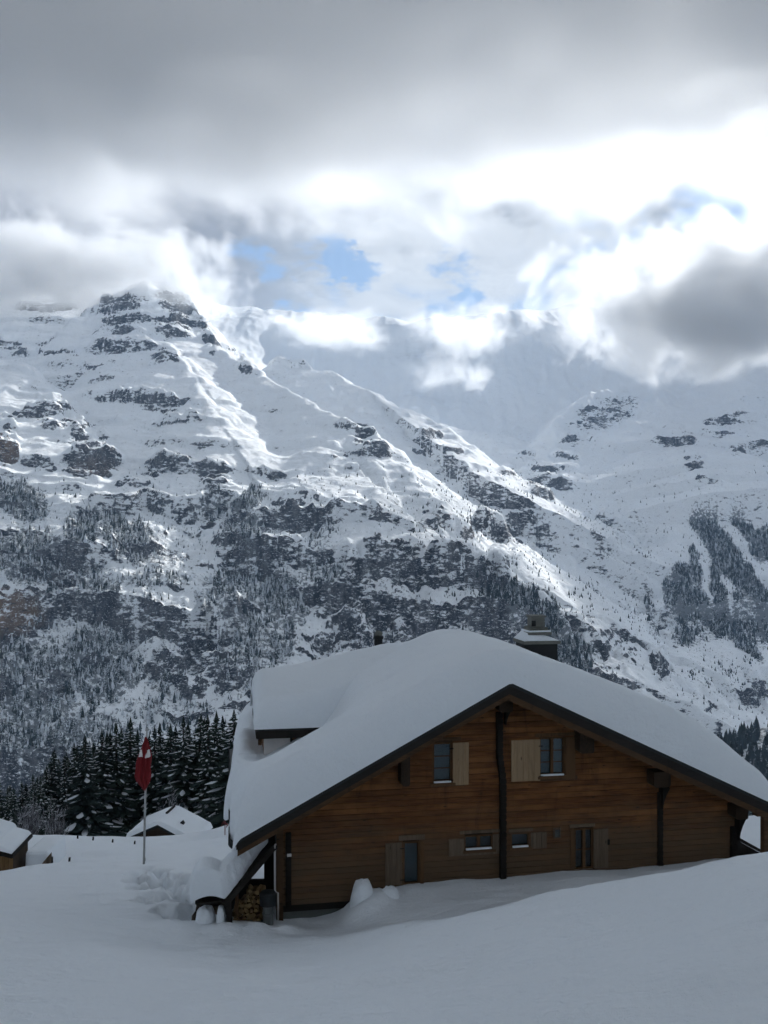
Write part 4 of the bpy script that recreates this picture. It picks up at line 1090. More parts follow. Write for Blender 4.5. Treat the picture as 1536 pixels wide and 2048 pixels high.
# ---------------------------------------------------------------- chimney, flue, gutter, eave post
cu, ct_ = 2.22, 4.3
yc = P0[1] + cu * ST + ct_ * CT
def cz(py): return (HY - py) / F * yc
hwid = .50
ch = MB().box(cu - hwid, cu + hwid, ct_ - .4, ct_ + .4, ZR - 2.2, cz(1285)).build('chimney', M_black, chalet, bevel=.01)
MB().box(cu - hwid - .06, cu + hwid + .06, ct_ - .5, ct_ + .5, cz(1285) + .002, cz(1279)).build('chimney_cap', M_chim, ch, bevel=.01)
s = MB(); z0 = cz(1279) + .003
s.add([(cu - .58, ct_ - .5, z0), (cu + .56, ct_ - .5, z0), (cu + .56, ct_ + .5, z0), (cu - .58, ct_ + .5, z0), (cu - .36, ct_ - .3, z0 + .25), (cu + .22, ct_ - .3, z0 + .13), (cu + .22, ct_ + .3, z0 + .15), (cu - .36, ct_ + .3, z0 + .27)], [(0, 3, 2, 1), (4, 5, 6, 7), (0, 1, 5, 4), (1, 2, 6, 5), (2, 3, 7, 6), (3, 0, 4, 7)])
o = s.build('cap_snow', M_roofsnow, ch, bevel=.05)
for k_, (w_, p0_, p1_, mt) in enumerate([(.26, 1281, 1268, M_black), (.36, 1268, 1262.5, M_chim), (.31, 1262.3, 1257.5, M_chim), (.27, 1257.3, 1253, M_chim), (.20, 1252.8, 1234, M_chim), (.235, 1233.8, 1230, M_chim)]):
    MB().box(cu - .02 - w_, cu - .02 + w_, ct_ - w_, ct_ + w_, cz(p0_), cz(p1_)).build('cowl_tier', mt, ch, bevel=.012)
MB().box(cu - .225, cu - .10, ct_ - .21, ct_ - .202, cz(1251), cz(1240)).build('cowl_opening', M_black, ch)
for (z_, w_) in ((1262.3, .35), ):
    MB().box(cu - .02 - w_, cu - .02 + w_ * .95, ct_ - w_, ct_ + w_, cz(z_) + .001, cz(z_) + .05).build('cowl_snow', M_roofsnow, ch, bevel=.02)
fu, fz = HW(757, 1306, 9.0)
yf = P0[1] + fu * ST + 9 * CT
fl = MB().lathe([(.14, fz - 1.2), (.14, (HY - 1278) / F * yf), (.17, (HY - 1278) / F * yf + .01), (.17, (HY - 1272) / F * yf), (.05, (HY - 1270) / F * yf)], fu, 9.0, 16).build('flue_pipe', M_black, chalet, smooth=False)
MB().lathe([(.12, (HY - 1270.5) / F * yf), (.15, (HY - 1266) / F * yf), (.08, (HY - 1262) / F * yf), (.01, (HY - 1261) / F * yf)], fu, 9.0, 12).build('flue_cap', M_chim, fl)
# half-round gutter along the left eave, its end hook in view
gt_ = []
m = MB(); k = 9
ring = [(UL - .11 + .085 * cos(pi + pi * i / (k - 1)), rz_(UL) - .10 + .085 * sin(pi + pi * i / (k - 1))) for i in range(k)]
m.add([(x, t_, z_) for t_ in (.0, 9.9) for x, z_ in ring] + [(x * 1.0 + (.008 if x > UL - .11 else -.008), t_, z_ - .008) for t_ in (.0, 9.9) for x, z_ in ring],
      [(i, i + 1, i + 1 + k, i + k) for i in range(k - 1)] + [(2 * k + i, 3 * k + i, 3 * k + i + 1, 2 * k + i + 1) for i in range(k - 1)] + [(i, 2 * k + i, 2 * k + i + 1, i + 1) for i in range(k - 1)])
fix_normals(m.build('gutter', M_sheet, chalet))
m = MB(); m.tube([(UL - .19, .02, rz_(UL) + .30), (UL - .20, .02, rz_(UL) + .0), (UL - .20, .02, rz_(UL) - .12), (UL - .14, .02, rz_(UL) - .2), (UL - .06, .02, rz_(UL) - .17), (UL - .02, .02, rz_(UL) - .1)], .014, 6).build('gutter_hook', M_sheet, chalet)
# thin pale tube down the left corner
du_, dz0 = HW(549.5, 1692, .75); _, dz1 = HW(549.5, 1782, .75)
d2, dz2 = HW(556, 1786, .75); _, dz3 = HW(556, 1840, .75)
MB().tube([(du_ + .02, .75, dz0 + .05), (du_, .75, dz0), (du_, .75, dz1), (d2, .75, dz2), (d2, .75, dz3)], .022, 8).build('pale_tube', M_white, chalet, smooth=True)
# post that carries the right eave
pu, pz1 = HW(1531, 1618, .35); _, pz0 = HW(1531, 1730, .35)
MB().box(pu - .08, pu + .10, .28, .46, pz0 - .6, rz_(pu) - .2).build('eave_post', M_trim, chalet, bevel=.01)
MB().box(pu - .3, pu + .35, .26, .48, rz_(pu) - .38, rz_(pu) - .18).build('eave_beam', M_trim, chalet, bevel=.01)
# boarded balustrade beyond the right corner, sloping down
bw, bz = HW(1481, 1679, 3.0); b2, bz2 = HW(1545, 1716, 3.0)
m = MB(); m.prism([(bw - .4, -9.9), (b2 + .6, -9.9), (b2 + .6, bz2 - .25), (b2, bz2 - .05), (bw - .4, bz + .15)], 3.0, 3.08); fix_normals(m.build('stair_wall', M_dark, chalet))
m = MB(); m.prism([(bw - .4, bz + .156), (b2 + .02, bz2 - .045), (b2 + .02, bz2 + .05), (bw - .4, bz + .26)], 2.94, 3.14); fix_normals(m.build('stair_rail', M_facia, chalet))
# ---------------------------------------------------------------- woodshed against the left end of the chalet
def LV(px, py, D): q = U(px, py, D); return q
shed = empty('woodshed', tuple(U(500, 1860, 21.0)))
tag(shed, 'open lean-to woodshed with snow on its roof, left of the chalet', 'shed')
so = np.array(shed.location)
def sh(px, py, D): return tuple(U(px, py, D) - so)
# roof plane from the house wall down to the left
A = np.array(sh(549, 1688, 21.3)); B = np.array(sh(452, 1801, 20.3))
back = np.array([-.18, 1.15, .0])
dn = (B - A) / np.linalg.norm(B - A)
nrm = np.cross(dn, back / np.linalg.norm(back)); nrm /= np.linalg.norm(nrm)
if nrm[2] < 0: nrm = -nrm
def slab(m, p_, q_, w0, w1, h0, h1):
    """beam along p_ -> q_, from w0 to w1 back, h0 to h1 along the roof normal"""
    bb = back / np.linalg.norm(back)
    vs = []
    for h in (h0, h1):
        for e_, w in ((p_, w0), (q_, w0), (q_, w1), (p_, w1)): vs.append(e_ + bb * w + nrm * h)
    return m.add(vs, [(0, 3, 2, 1), (4, 5, 6, 7), (0, 1, 5, 4), (1, 2, 6, 5), (2, 3, 7, 6), (3, 0, 4, 7)])
rf = fix_normals(slab(MB(), A, B + dn * .05, 0, 1.16, -.05, 0).build('roof', M_facia, shed))
for w0, w1 in ((-.03, .03), (1.11, 1.17)): fix_normals(slab(MB(), A, B + dn * .07, w0, w1, -.11, .012).build('verge_board', M_facia, rf))
fix_normals(slab(MB(), B + dn * .05, B + dn * .09, -.03, 1.17, -.12, .03).build('eaves_board', M_facia, rf))
Ln = np.linalg.norm(B - A)
# shingle courses on the roof, showing where the snow has slid off
for i in range(16):
    p_ = A + dn * Ln * i / 16; q_ = A + dn * (Ln * (i + 1) / 16 + .03)
    vs = []; bb = back / np.linalg.norm(back)
    for (e_, h) in ((p_, .004), (q_, .035)):
        for w in (-.05, .0, 3.5): vs.append(e_ + bb * w + nrm * h)
    m = MB(); m.add([p_ - bb * .05 + nrm * .002, q_ - bb * .05 + nrm * .002, q_ - bb * .05 + nrm * .035, p_ - bb * .05 + nrm * .012, p_ + bb * 1.12 + nrm * .002, q_ + bb * 1.12 + nrm * .002, q_ + bb * 1.12 + nrm * .035, p_ + bb * 1.12 + nrm * .012],
          [(0, 1, 2, 3), (4, 7, 6, 5), (3, 2, 6, 7), (1, 5, 6, 2), (0, 3, 7, 4)]); fix_normals(m.build('shingle', M_dark, rf))
# snow on the shed roof: lies back from the verge, hangs over the low end
ns, nw = 50, 44
S_, Wg = np.meshgrid(np.linspace(.10, 1.66, ns), np.linspace(0, 1, nw))
w_lo = .02 + .42 * (1 - sstep(.10, .95, S_)) * 1.0 + .10 * fbm(S_ * 9, S_ * 0, 5, 3) * (1 - sstep(.8, 1, S_))
w_lo = np.where(S_ > 1.0, .0, w_lo)
w_hi = 1.22 + .1 * fbm(S_ * 5, S_ * 0 + 3, 6, 3)
Wd = w_lo + (w_hi - w_lo) * Wg
th = .40 * (.75 + .25 * sstep(.1, .5, S_)) * (1 + .05 * fbm(S_ * 2, Wd, 8, 3)) * (1 + .15 * sstep(.75, 1.2, S_))
es = np.sqrt(np.clip(1 - (1 - np.clip((S_ - .10) / .14, 0, 1)) ** 2, 0, 1)) * np.sqrt(np.clip(1 - (1 - np.clip((1.66 - S_) / .34, 0, 1)) ** 2, 0, 1))
ew = np.sqrt(np.clip(1 - (1 - np.clip(np.minimum(Wg / .10, (1 - Wg) / .35), 0, 1)) ** 2, 0, 1))
bb = back / np.linalg.norm(back)
C = np.array(sh(388, 1806, 20.3)); S1 = np.minimum(S_, 1.0); S2 = np.clip((S_ - 1.0) / .6, 0, 2)
base_p = A[None, None] + dn * (S1 * Ln)[..., None] + (C - B) * S2[..., None] + bb * Wd[..., None] + nrm * .04
base_p[..., 2] += .10 * np.sin(np.clip(S2, 0, 1) * pi)
top_p = base_p + (nrm * .35 + np.array([0, 0, .9])) * (th * 1.15 * es * ew)[..., None]
co = np.concatenate([top_p.reshape(-1, 3), base_p.reshape(-1, 3)])
i = np.arange((nw - 1) * (ns - 1)); a_ = (i // (ns - 1)) * ns + i % (ns - 1)
f1 = np.stack([a_, a_ + 1, a_ + ns + 1, a_ + ns], 1); f2 = f1[:, ::-1] + ns * nw
link('snow_cover', raw_mesh('snow_cover', co, np.concatenate([f1, f2])), M_roofsnow, shed)
def sbox(name, px0, py0, px1, py1, D, dep, mat, bev=.006):
    a_ = U(px0, py1, D) - so; b_ = U(px1, py0, D) - so
    return MB().box(min(a_[0], b_[0]), max(a_[0], b_[0]), a_[1], a_[1] + dep, min(a_[2], b_[2]), max(a_[2], b_[2])).build(name, mat, shed, bevel=bev)
sbox('post', 452, 1800, 463, 1868, 20.35, .14, M_dark)
sbox('post', 470, 1790, 476, 1836, 20.9, .1, M_frame)
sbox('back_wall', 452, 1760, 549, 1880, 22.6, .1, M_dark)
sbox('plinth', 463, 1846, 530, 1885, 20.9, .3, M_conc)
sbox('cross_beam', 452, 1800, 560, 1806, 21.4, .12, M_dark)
sbox('side_wall', 528, 1700, 549, 1800, 21.9, .08, M_dark)
fix_normals(slab(MB(), B, np.array(sh(388, 1806, 20.3)), 0.02, 1.1, -.09, -.03).build('low_roof', M_facia, shed))
# rafters under the roof
for w in (.35, 1.2, 2.1): fix_normals(slab(MB(), A + dn * .05, B, w, w + .09, -.17, -.052).build('rafter', M_facia, shed))

# firewood, every log its own piece
stack = empty('firewood_stack', tuple(U(495, 1850, 21.1)))
tag(stack, 'split firewood piled under the woodshed roof, left of the grey bin', 'firewood')
sk = np.array(stack.location)
def b_logend(t, out):
    oi = t.new('ShaderNodeObjectInfo'); tc = t.new('ShaderNodeTexCoord'); rnd = oi.outputs['Random']
    n = t.noise(tc.outputs['Object'], 14, 4, .6)
    col = t.mix(rnd, (.04, .024, .014), (.30, .20, .085)); col = t.mix(n, col, t.mix(rnd, (.16, .08, .04), (.30, .22, .10)))
    principled(t, out, col, .9, n, .4, .01)
M_log = material('cut_firewood', b_logend)
lr = random.Random(8)
def log_mesh(k, seed):
    r = random.Random(seed); m = MB()
    ring = [(cos(2 * pi * i / k) * r.uniform(.75, 1.1), sin(2 * pi * i / k) * r.uniform(.75, 1.1)) for i in range(k)]
    m.add([(x * .065, -.17, z * .065) for x, z in ring] + [(x * .065, .17, z * .065) for x, z in ring], [tuple(range(k)), tuple(range(2 * k - 1, k - 1, -1))] + [(i, i + k, (i + 1) % k + k, (i + 1) % k) for i in range(k)])
    me = bpy.data.meshes.new('log'); me.from_pydata(m.v, [], m.f); me.update(); me.materials.append(M_log); return me
LM = [log_mesh(k, 40 + i) for i, k in enumerate((3, 5, 7, 4, 6, 8))]
for r_ in range(8):
    for c_ in range(9):
        px = 470 + c_ * 6.6 + (r_ % 2) * 3 + lr.uniform(-1, 1); py = 1843 - r_ * 9.2 + lr.uniform(-1.5, 1.5)
        if py < 1842 - 66 * ((px - 466) / 50 + .35): continue
        q = U(px, py, 21.15 + lr.uniform(-.08, .12)) - sk
        o = link('log', LM[lr.randrange(6)], None, stack); o.location = q; o.rotation_euler = (lr.uniform(-.08, .08), lr.uniform(0, 6.28), lr.uniform(-.15, .15)); s_ = lr.uniform(.75, 1.15); o.scale = (s_, 1, s_)

# grey bin with dark hood beside the corner
bn = empty('metal_bin', tuple(U(536, 1858, 20.9))); tag(bn, 'grey metal cylinder under a dark hood beside the corner of the chalet', 'bin')
bo = np.array(bn.location)
def bz_(py): return (U(536, py, 20.9) - bo)[2]
MB().lathe([(.125, bz_(1875)), (.125, bz_(1828)), (.135, bz_(1827)), (.135, bz_(1825)), (.125, bz_(1824)), (.125, bz_(1809))], 0, 0, 20).build('body', M_metal, bn)
MB().lathe([(.19, bz_(1808.8)), (.20, bz_(1803)), (.20, bz_(1788)), (.16, bz_(1783)), (.04, bz_(1781))], 0, 0, 20).build('hood', M_black, bn)
# left bay: junk and snow-laden woodpile
def lump(name, px, py_top, py_bot, wpx, D, dep, label, cat='snow heap', seed=0, mat=None, group=None):
    a_ = U(px, py_bot, D); H_ = (py_bot - py_top) / F * D; Wd_ = wpx / F * D / 2
    n, m_ = 18, 28; ph_ = np.linspace(0, pi / 2, n); tt = np.linspace(0, 2 * pi, m_, endpoint=False); P_, T_ = np.meshgrid(ph_, tt, indexing='ij')
    rr = np.cos(P_) ** .55; q = 1 + .07 * fbm(np.cos(T_) * 1.5 + seed, np.sin(T_) * 1.5 + P_ * 2, seed, 3)
    co = np.stack([rr * np.cos(T_) * Wd_ * q, rr * np.sin(T_) * dep * q, np.sin(P_) ** .9 * (H_ + .25) * q - .25], -1).reshape(-1, 3)
    f = np.array([(i * m_ + j, i * m_ + (j + 1) % m_, (i + 1) * m_ + (j + 1) % m_, (i + 1) * m_ + j) for i in range(n - 1) for j in range(m_)])
    o = link(name, raw_mesh(name, co, f), mat or M_roofsnow); o.location = a_
    return tag(o, label, cat, group)
lump('snow_mound', 725, 1760, 1806, 50, 21.3, .30, 'tall rounded cap of snow in front of the chalet wall left of the long shutter', seed=3)
lump('snow_mound', 780, 1774, 1800, 44, 21.35, .26, 'low pointed cap of snow just right of the tall rounded one', seed=4)
lump('snow_mound', 412, 1813, 1856, 44, 20.6, .3, 'wider snow covered heap under the left end of the woodshed', seed=11)
lump('snow_mound', 442, 1812, 1852, 20, 20.45, .22, 'narrow upright snow covered block beside the woodshed post', seed=14)
# planks and a red tarpaulin stacked in the dark behind them
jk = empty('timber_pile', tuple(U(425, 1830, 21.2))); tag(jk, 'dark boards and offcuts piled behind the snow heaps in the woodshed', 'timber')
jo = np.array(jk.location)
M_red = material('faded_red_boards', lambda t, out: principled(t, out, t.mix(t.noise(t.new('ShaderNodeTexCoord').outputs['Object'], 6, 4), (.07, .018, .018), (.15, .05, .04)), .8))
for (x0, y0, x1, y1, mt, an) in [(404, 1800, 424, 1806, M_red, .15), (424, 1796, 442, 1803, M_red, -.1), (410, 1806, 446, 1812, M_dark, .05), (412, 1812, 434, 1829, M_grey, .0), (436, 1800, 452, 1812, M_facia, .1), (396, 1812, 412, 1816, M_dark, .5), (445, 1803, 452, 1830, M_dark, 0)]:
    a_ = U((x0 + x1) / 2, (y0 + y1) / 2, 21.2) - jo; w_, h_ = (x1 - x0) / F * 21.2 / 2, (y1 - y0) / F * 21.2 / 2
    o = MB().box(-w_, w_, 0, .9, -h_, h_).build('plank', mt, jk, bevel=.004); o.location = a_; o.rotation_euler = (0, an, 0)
# a bent sapling weighed down by snow at the left end of the shed
sp_ = MB(); pts = [U(x, y, 20.9) for x, y in ((384, 1856), (388, 1832), (396, 1812), (408, 1800), (424, 1793))]
sp_.tube([p_ - pts[0] for p_ in pts], [.045, .05, .05, .04, .02], 7); o = sp_.build('bent_branch', M_bark, smooth=True); o.location = pts[0]
tag(o, 'dark branch arching over the snow heap at the left end of the woodshed', 'branch')

# ---------------------------------------------------------------- flag
fb = U(287, 1741, 42.0)
pole = empty('flagpole', tuple(fb)); tag(pole, 'thin leaning white flagpole standing in the snow field', 'flagpole')
M_pole = material('painted_pole', lambda t, out: principled(t, out, t.mix(t.noise(t.new('ShaderNodeTexCoord').outputs['Object'], 3, 4), (.26, .27, .27), (.42, .43, .42)), .5))
topv = U(294, 1456, 42.0) - fb
MB().tube([(0, 0, -.5), topv * .5, topv * .98], [.058, .05, .038], 10).build('pole', M_pole, pole, smooth=True)
MB().tube([topv * .98, topv * .985, topv * 1.0], [.07, .08, .02], 10).build('pole_cap', M_pole, pole, smooth=True)
MB().box(.055, .09, -.02, .02, .45, .6).build('cleat', M_metal, pole)
# flag hanging slack, wrapped round the pole
prof = [(1474, 291.5, .05, .05), (1484, 292, .14, .15), (1496, 291.5, .24, .24), (1508, 291, .34, .30), (1520, 290, .42, .34), (1535, 287.5, .44, .30), (1548, 286.5, .49, .30), (1556, 287.0, .44, .28), (1564, 288.5, .34, .24), (1572, 289.5, .18, .14), (1580, 290, .05, .04)]
nh, na = 60, 64
pys = np.linspace(1474, 1580, nh); cxs = np.interp(pys, [p_[0] for p_ in prof], [p_[1] for p_ in prof]); rw = np.interp(pys, [p_[0] for p_ in prof], [p_[2] for p_ in prof]); rd_ = np.interp(pys, [p_[0] for p_ in prof], [p_[3] for p_ in prof])
ag = np.linspace(0, 2 * pi, na, endpoint=False)
HH, AA = np.meshgrid(np.arange(nh), ag, indexing='ij')
q = 1 + .20 * np.cos(AA * 5 + HH * .05) + .13 * np.cos(AA * 9 + 1.3 - HH * .09) + .05 * fbm(AA * 2, HH / 9, 3, 3)
fold = 1 - .45 * np.exp(-((AA - 1.5 * pi) / .22) ** 2)
X_ = (cxs[HH] - CX) / F * 42 + np.cos(AA) * rw[HH] * q * .72; Y_ = 42 + np.sin(AA) * rd_[HH] * q * fold * .8 - .03; Z_ = (HY - pys[HH]) / F * 42 + .03 * np.cos(AA * 3)
co = np.stack([X_, Y_, Z_], -1).reshape(-1, 3) - fb
f = np.array([(i * na + j, i * na + (j + 1) % na, (i + 1) * na + (j + 1) % na, (i + 1) * na + j) for i in range(nh - 1) for j in range(na)])
me = raw_mesh('flag', co, f)
front = np.sin(AA) < 0
xr = (X_ / 42 * F + CX) - cxs[HH]; pyv = pys[HH]
wht = ((pyv > 1498) & (pyv < 1512) & ((np.abs(xr + 7.5) < (pyv - 1496) * .28 + .6) | (np.abs(xr - 7.0) < (pyv - 1494) * .22 + .8)) & front)
attr(me, 'white', wht.astype(float))
def b_flag(t, out):
    a_ = t.new('ShaderNodeAttribute', attribute_name='white').outputs['Fac']
    n = t.noise(t.new('ShaderNodeTexCoord').outputs['Object'], 30, 3)
    principled(t, out, t.mix(t.ramp(a_, .4, .6), t.mix(n, (.14, .008, .011), (.20, .012, .015)), (.75, .72, .70)), .8, n, .2, .004)
fo = link('flag', me, material('red_flag_cloth', b_flag))
fo.location = fb; tag(fo, 'red flag with a white cross hanging slack round its pole', 'flag')

# ---------------------------------------------------------------- the hut with the snowy gable roof below the field
def hut(name, apex, D, rz, hl, hr, ln, sl_l, sl_r, wall_h, label, snow=.34, wall_mat=None):
    a_ = U(apex[0], apex[1], D); e = empty(name, tuple(a_), rz)
    m = MB(); m.prism([(-hl + .4, -wall_h), (hr - .4, -wall_h), (hr - .4, -(hr - .4) * sl_r - .12), (0, -.12), (-hl + .4, -(hl - .4) * sl_l - .12)], .45, ln); w_ = fix_normals(m.build('wall', wall_mat or M_facia, e))
    r_ = MB(); r_.prism([(-hl, -hl * sl_l - .1), (0, -.1), (hr, -hr * sl_r - .1), (hr, -hr * sl_r), (0, 0), (-hl, -hl * sl_l)], 0, ln + .3); rf_ = fix_normals(r_.build('roof', M_sheet, e))
    for (x0, x1, s_) in ((-hl, 0, sl_l), (0, hr, -sl_r)):
        q = MB(); q.prism([(x0, (x0 * s_ if x0 else 0) - .22), (x1, (x1 * s_ if x1 else 0) - .22), (x1, (x1 * s_ if x1 else 0) + .02), (x0, (x0 * s_ if x0 else 0) + .02)], -.06, -.005); fix_normals(q.build('verge_board', M_sheet, rf_))
    # snow
    us = np.linspace(-hl - .1, hr + .1, 40); ts = np.linspace(-.02, ln + .35, 30); UU, TT = np.meshgrid(us, ts)
    rz2 = np.where(UU < 0, UU * sl_l, -UU * sl_r); d_ = np.minimum(np.minimum(UU - us[0], us[-1] - UU), np.minimum(TT - ts[0], ts[-1] - TT))
    ed = np.sqrt(np.clip(1 - (1 - np.clip(d_ / .28, 0, 1)) ** 2, 0, 1)); hh = snow * (1 + .2 * fbm(UU / 1.4, TT / 1.4, 7, 3)); sm = np.sqrt(UU ** 2 + .25) - .5
    top = np.where(UU < 0, -sm * sl_l, -sm * sl_r) - .05 + hh
    Z_ = rz2 + .01 + (np.maximum(top, rz2 + .05) - rz2) * ed
    n0, m0 = UU.shape; co = np.concatenate([np.stack([UU, TT, Z_], -1).reshape(-1, 3), np.stack([UU, TT, rz2 + .004], -1).reshape(-1, 3)])
    i = np.arange((n0 - 1) * (m0 - 1)); b_ = (i // (m0 - 1)) * m0 + i % (m0 - 1); f1 = np.stack([b_, b_ + 1, b_ + m0 + 1, b_ + m0], 1)
    link('snow_cover', raw_mesh('snow_cover', co, np.concatenate([f1, f1[:, ::-1] + n0 * m0])), M_roofsnow, e)
    tag(e, label, 'hut'); return e, w_, rf_
M_hutwall = material('dark_hut_boards', b_wood((.028, .017, .010), (.07, .04, .02), (.05, .03, .017), (1, 0, 0)))
h1, hw1, hr1 = hut('alpine_hut', (315, 1650), 90, radians(-5), 3.3, 3.95, 5.6, .45, .50, 4.0, 'small dark hut with a snowy gable roof below the spruces, right of the flagpole', wall_mat=M_hutwall)
MB().box(-.12, .12, 2.8, 5.3, .30, .42).build('ridge_board', M_dark, hr1)
c_ = MB(); c_.prism([(1.55, -.75), (2.1, -1.0), (2.1, -.42), (1.9, -.15), (1.6, -.45)], 1.9, 2.4); fix_normals(c_.build('roof_vent', M_dark, hr1))
MB().box(2.95, 3.2, .3, .8, -1.6, -1.05).build('vent_pipe', M_dark, hr1)
for i in range(9):
    z_ = -.35 - i * .18
    w0 = min(2.9, (-z_ - .12) / .45); w1 = min(3.5, (-z_ - .12) / .5)
    if w0 + w1 > .3: MB().box(-w0, w1, .40 + .004 * (i % 2), .448, z_ - .17, z_).build('plank', M_hutwall, hw1)

# left hut: two stepped roofs whose right eaves run away from us, cut by the left edge of the photograph
lh = empty('alpine_hut', tuple(U(24, 1709, 50.0)), radians(5)); tag(lh, 'wooden hut with two stepped snow covered roofs at the left edge of the photo', 'hut')
M_orange = material('orange_brown_boards', b_wood((.10, .055, .02), (.24, .14, .055), (.18, .105, .045), (0, 0, 1)))
def step_roof(u0, u1, t0, t1, z1, slp, snow_t):
    """roof rising from its right eave at u1 to the left"""
    zz_ = lambda u: z1 + (u1 - u) * slp
    r_ = MB(); r_.prism([(u0, zz_(u0) - .1), (u1, z1 - .1), (u1, z1), (u0, zz_(u0))], t0, t1); rr = fix_normals(r_.build('roof', M_sheet, lh))
    MB().box(u1 + .004, u1 + .05, t0 - .03, t1 + .03, z1 - .2, z1 + .05).build('eaves_board', M_dark, rr)
    vb = MB(); vb.prism([(u0, zz_(u0) - .22), (u1, z1 - .22), (u1, z1 + .02), (u0, zz_(u0) + .02)], t0 - .05, t0 - .004); fix_normals(vb.build('verge_board', M_dark, rr))
    nsx, nsy = 40, 30; Ug, Tg = np.meshgrid(np.linspace(u0, u1 - .02, nsx), np.linspace(t0 - .02, t1 + .05, nsy))
    d_ = np.minimum(u1 - .02 - Ug, np.minimum(Tg - t0 + .02, t1 + .05 - Tg)); ed = np.sqrt(np.clip(1 - (1 - np.clip(d_ / .4, 0, 1)) ** 2, 0, 1))
    Zb = z1 + (u1 - Ug) * slp + .006; Zt = Zb + snow_t * ed * (1 + .12 * fbm(Ug, Tg, 5, 2))
    i = np.arange((nsy - 1) * (nsx - 1)); c0 = (i // (nsx - 1)) * nsx + i % (nsx - 1); f1 = np.stack([c0, c0 + 1, c0 + nsx + 1, c0 + nsx], 1)
    link('snow_cover', raw_mesh('snow_cover', np.concatenate([np.stack([Ug, Tg, Zt], -1).reshape(-1, 3), np.stack([Ug, Tg, Zb], -1).reshape(-1, 3)]), np.concatenate([f1, f1[:, ::-1] + nsx * nsy])), M_roofsnow, lh)
step_roof(-1.0, 0, 0, 3.6, 0, .30, .24)
step_roof(-7.0, -.78, .1, 3.7, .12, .36, .55)
for i in range(14):
    MB().box(-3.1 + i * .22, -3.1 + i * .22 + .21, .25 + .008 * (i % 2), .32, -2.6, -.2 + max(0, 10 - i) * .07).build('plank', M_orange, lh)
for i in range(9):
    MB().box(-.06 - .004 * (i % 2), -.02, .26 + i * .19, .26 + i * .19 + .18, -2.6, -.12).build('plank', M_hutwall, lh)  # shade of the right face is put into its darker board colour
MB().box(-4.5, -.1, .4, 3.2, -3.2, -.15).build('wall', M_hutwall, lh)
# snowed-in lean-to beside it
sb = empty('snowed_in_shelter', tuple(U(75, 1732, 51.0))); tag(sb, 'low snowed-in shelter with a wedge of grey boards right of the left hut', 'shelter')
s0 = np.array(sb.location); Ls = lambda px, py, D=51.0: U(px, py, D) - s0
w_ = MB(); P_ = [Ls(80, 1732), Ls(102, 1732), Ls(101.5, 1706)]; w_.prism([(p_[0], p_[2]) for p_ in P_], P_[0][1], P_[0][1] + .15); fix_normals(w_.build('board_wall', M_grey, sb))
w_ = MB(); P_ = [Ls(44, 1750), Ls(96, 1750), Ls(92, 1704), Ls(46, 1706)]; w_.prism([(p_[0], p_[2]) for p_ in P_], .25, 3.2); o = fix_normals(w_.build('snow_cover', M_roofsnow, sb, bevel=.2))
a_, b_ = Ls(104, 1732), Ls(106.3, 1713); MB().box(a_[0], b_[0], -.1, .0, a_[2], b_[2]).build('post', M_dark, sb)
# fence stakes and a red marker pole poking out of the snow
def stake(px, py0, py1, D, w, name, label, mat, cat, grp=None, lean=0.0):
    a_ = U(px, py1, D); zb_ = gz(a_[0], D); h_ = (py1 - py0) / F * D; z0 = min(a_[2], zb_) - .4
    m = MB(); m.tube([(0, 0, 0), (lean, 0, (zb_ + .30 if D > 60 else a_[2] + h_) - z0)], [w, w * .8], 7); o = m.build(name, mat); o.location = (a_[0], D, z0); return tag(o, label, cat, grp)
for i, (px, y0, y1, D, lb) in enumerate([(154, 1671, 1679, 80, 'dark stake stub in the far snow field, leftmost of the four'), (185, 1672, 1678, 80, 'dark stake stub in the far snow field, second from the left'), (224, 1673, 1679, 80, 'dark stake stub in the far snow field, third from the left'), (268, 1680, 1685, 74, 'dark stake stub in the far snow field just left of the flagpole')]):
    stake(px, y0, y1, D, .09, 'fence_stake', lb, M_dark, 'stake', 'fence stakes poking out of the snow', .08)
stake(134, 1715, 1725, 46, .07, 'fence_stake', 'leaning dark stake stub in the snow right of the snowed-in shelter', M_dark, 'stake', 'fence stakes poking out of the snow', .14)
M_redp = material('red_paint', lambda t, out: principled(t, out, (.16, .03, .025), .6))
mk = empty('marker_pole', tuple(U(450, 1676, 80))); tag(mk, 'thin red marker pole left of the chalet gutter', 'pole')
ko = np.array(mk.location); q = lambda px, py: U(px, py, 80) - ko
MB().tube([q(450, 1690), q(450, 1640)], .045, 6).build('pole', M_redp, mk)
MB().tube([q(444, 1647), q(450, 1645), q(455, 1650), q(453, 1655)], [.03, .06, .09, .03], 6).build('lantern', M_redp, mk)
MB().tube([q(443, 1652), q(447, 1642)], .03, 5).build('bracket', M_redp, mk)

# wooded shoulder of the near valley side at the right edge
NS = 90
su, sv_ = np.meshgrid(np.linspace(0, 1, NS), np.linspace(0, 1, NS))
# crest of the shoulder climbs to the right; it falls away to the left and down into the valley
cxp = 1395 + su * 560; cyp = 1500 - 175 * su ** .9 + 6 * np.sin(su * 9)
SD = 620 + 420 * sv_
SX = (cxp - CX) / F * SD
SZc = (HY - cyp) / F * 1040
SZ = (HY - (cyp + 330 * (1 - sv_) ** 1.0)) / F * SD + fbm(SX / 60, SD / 60, 15, 3) * 6
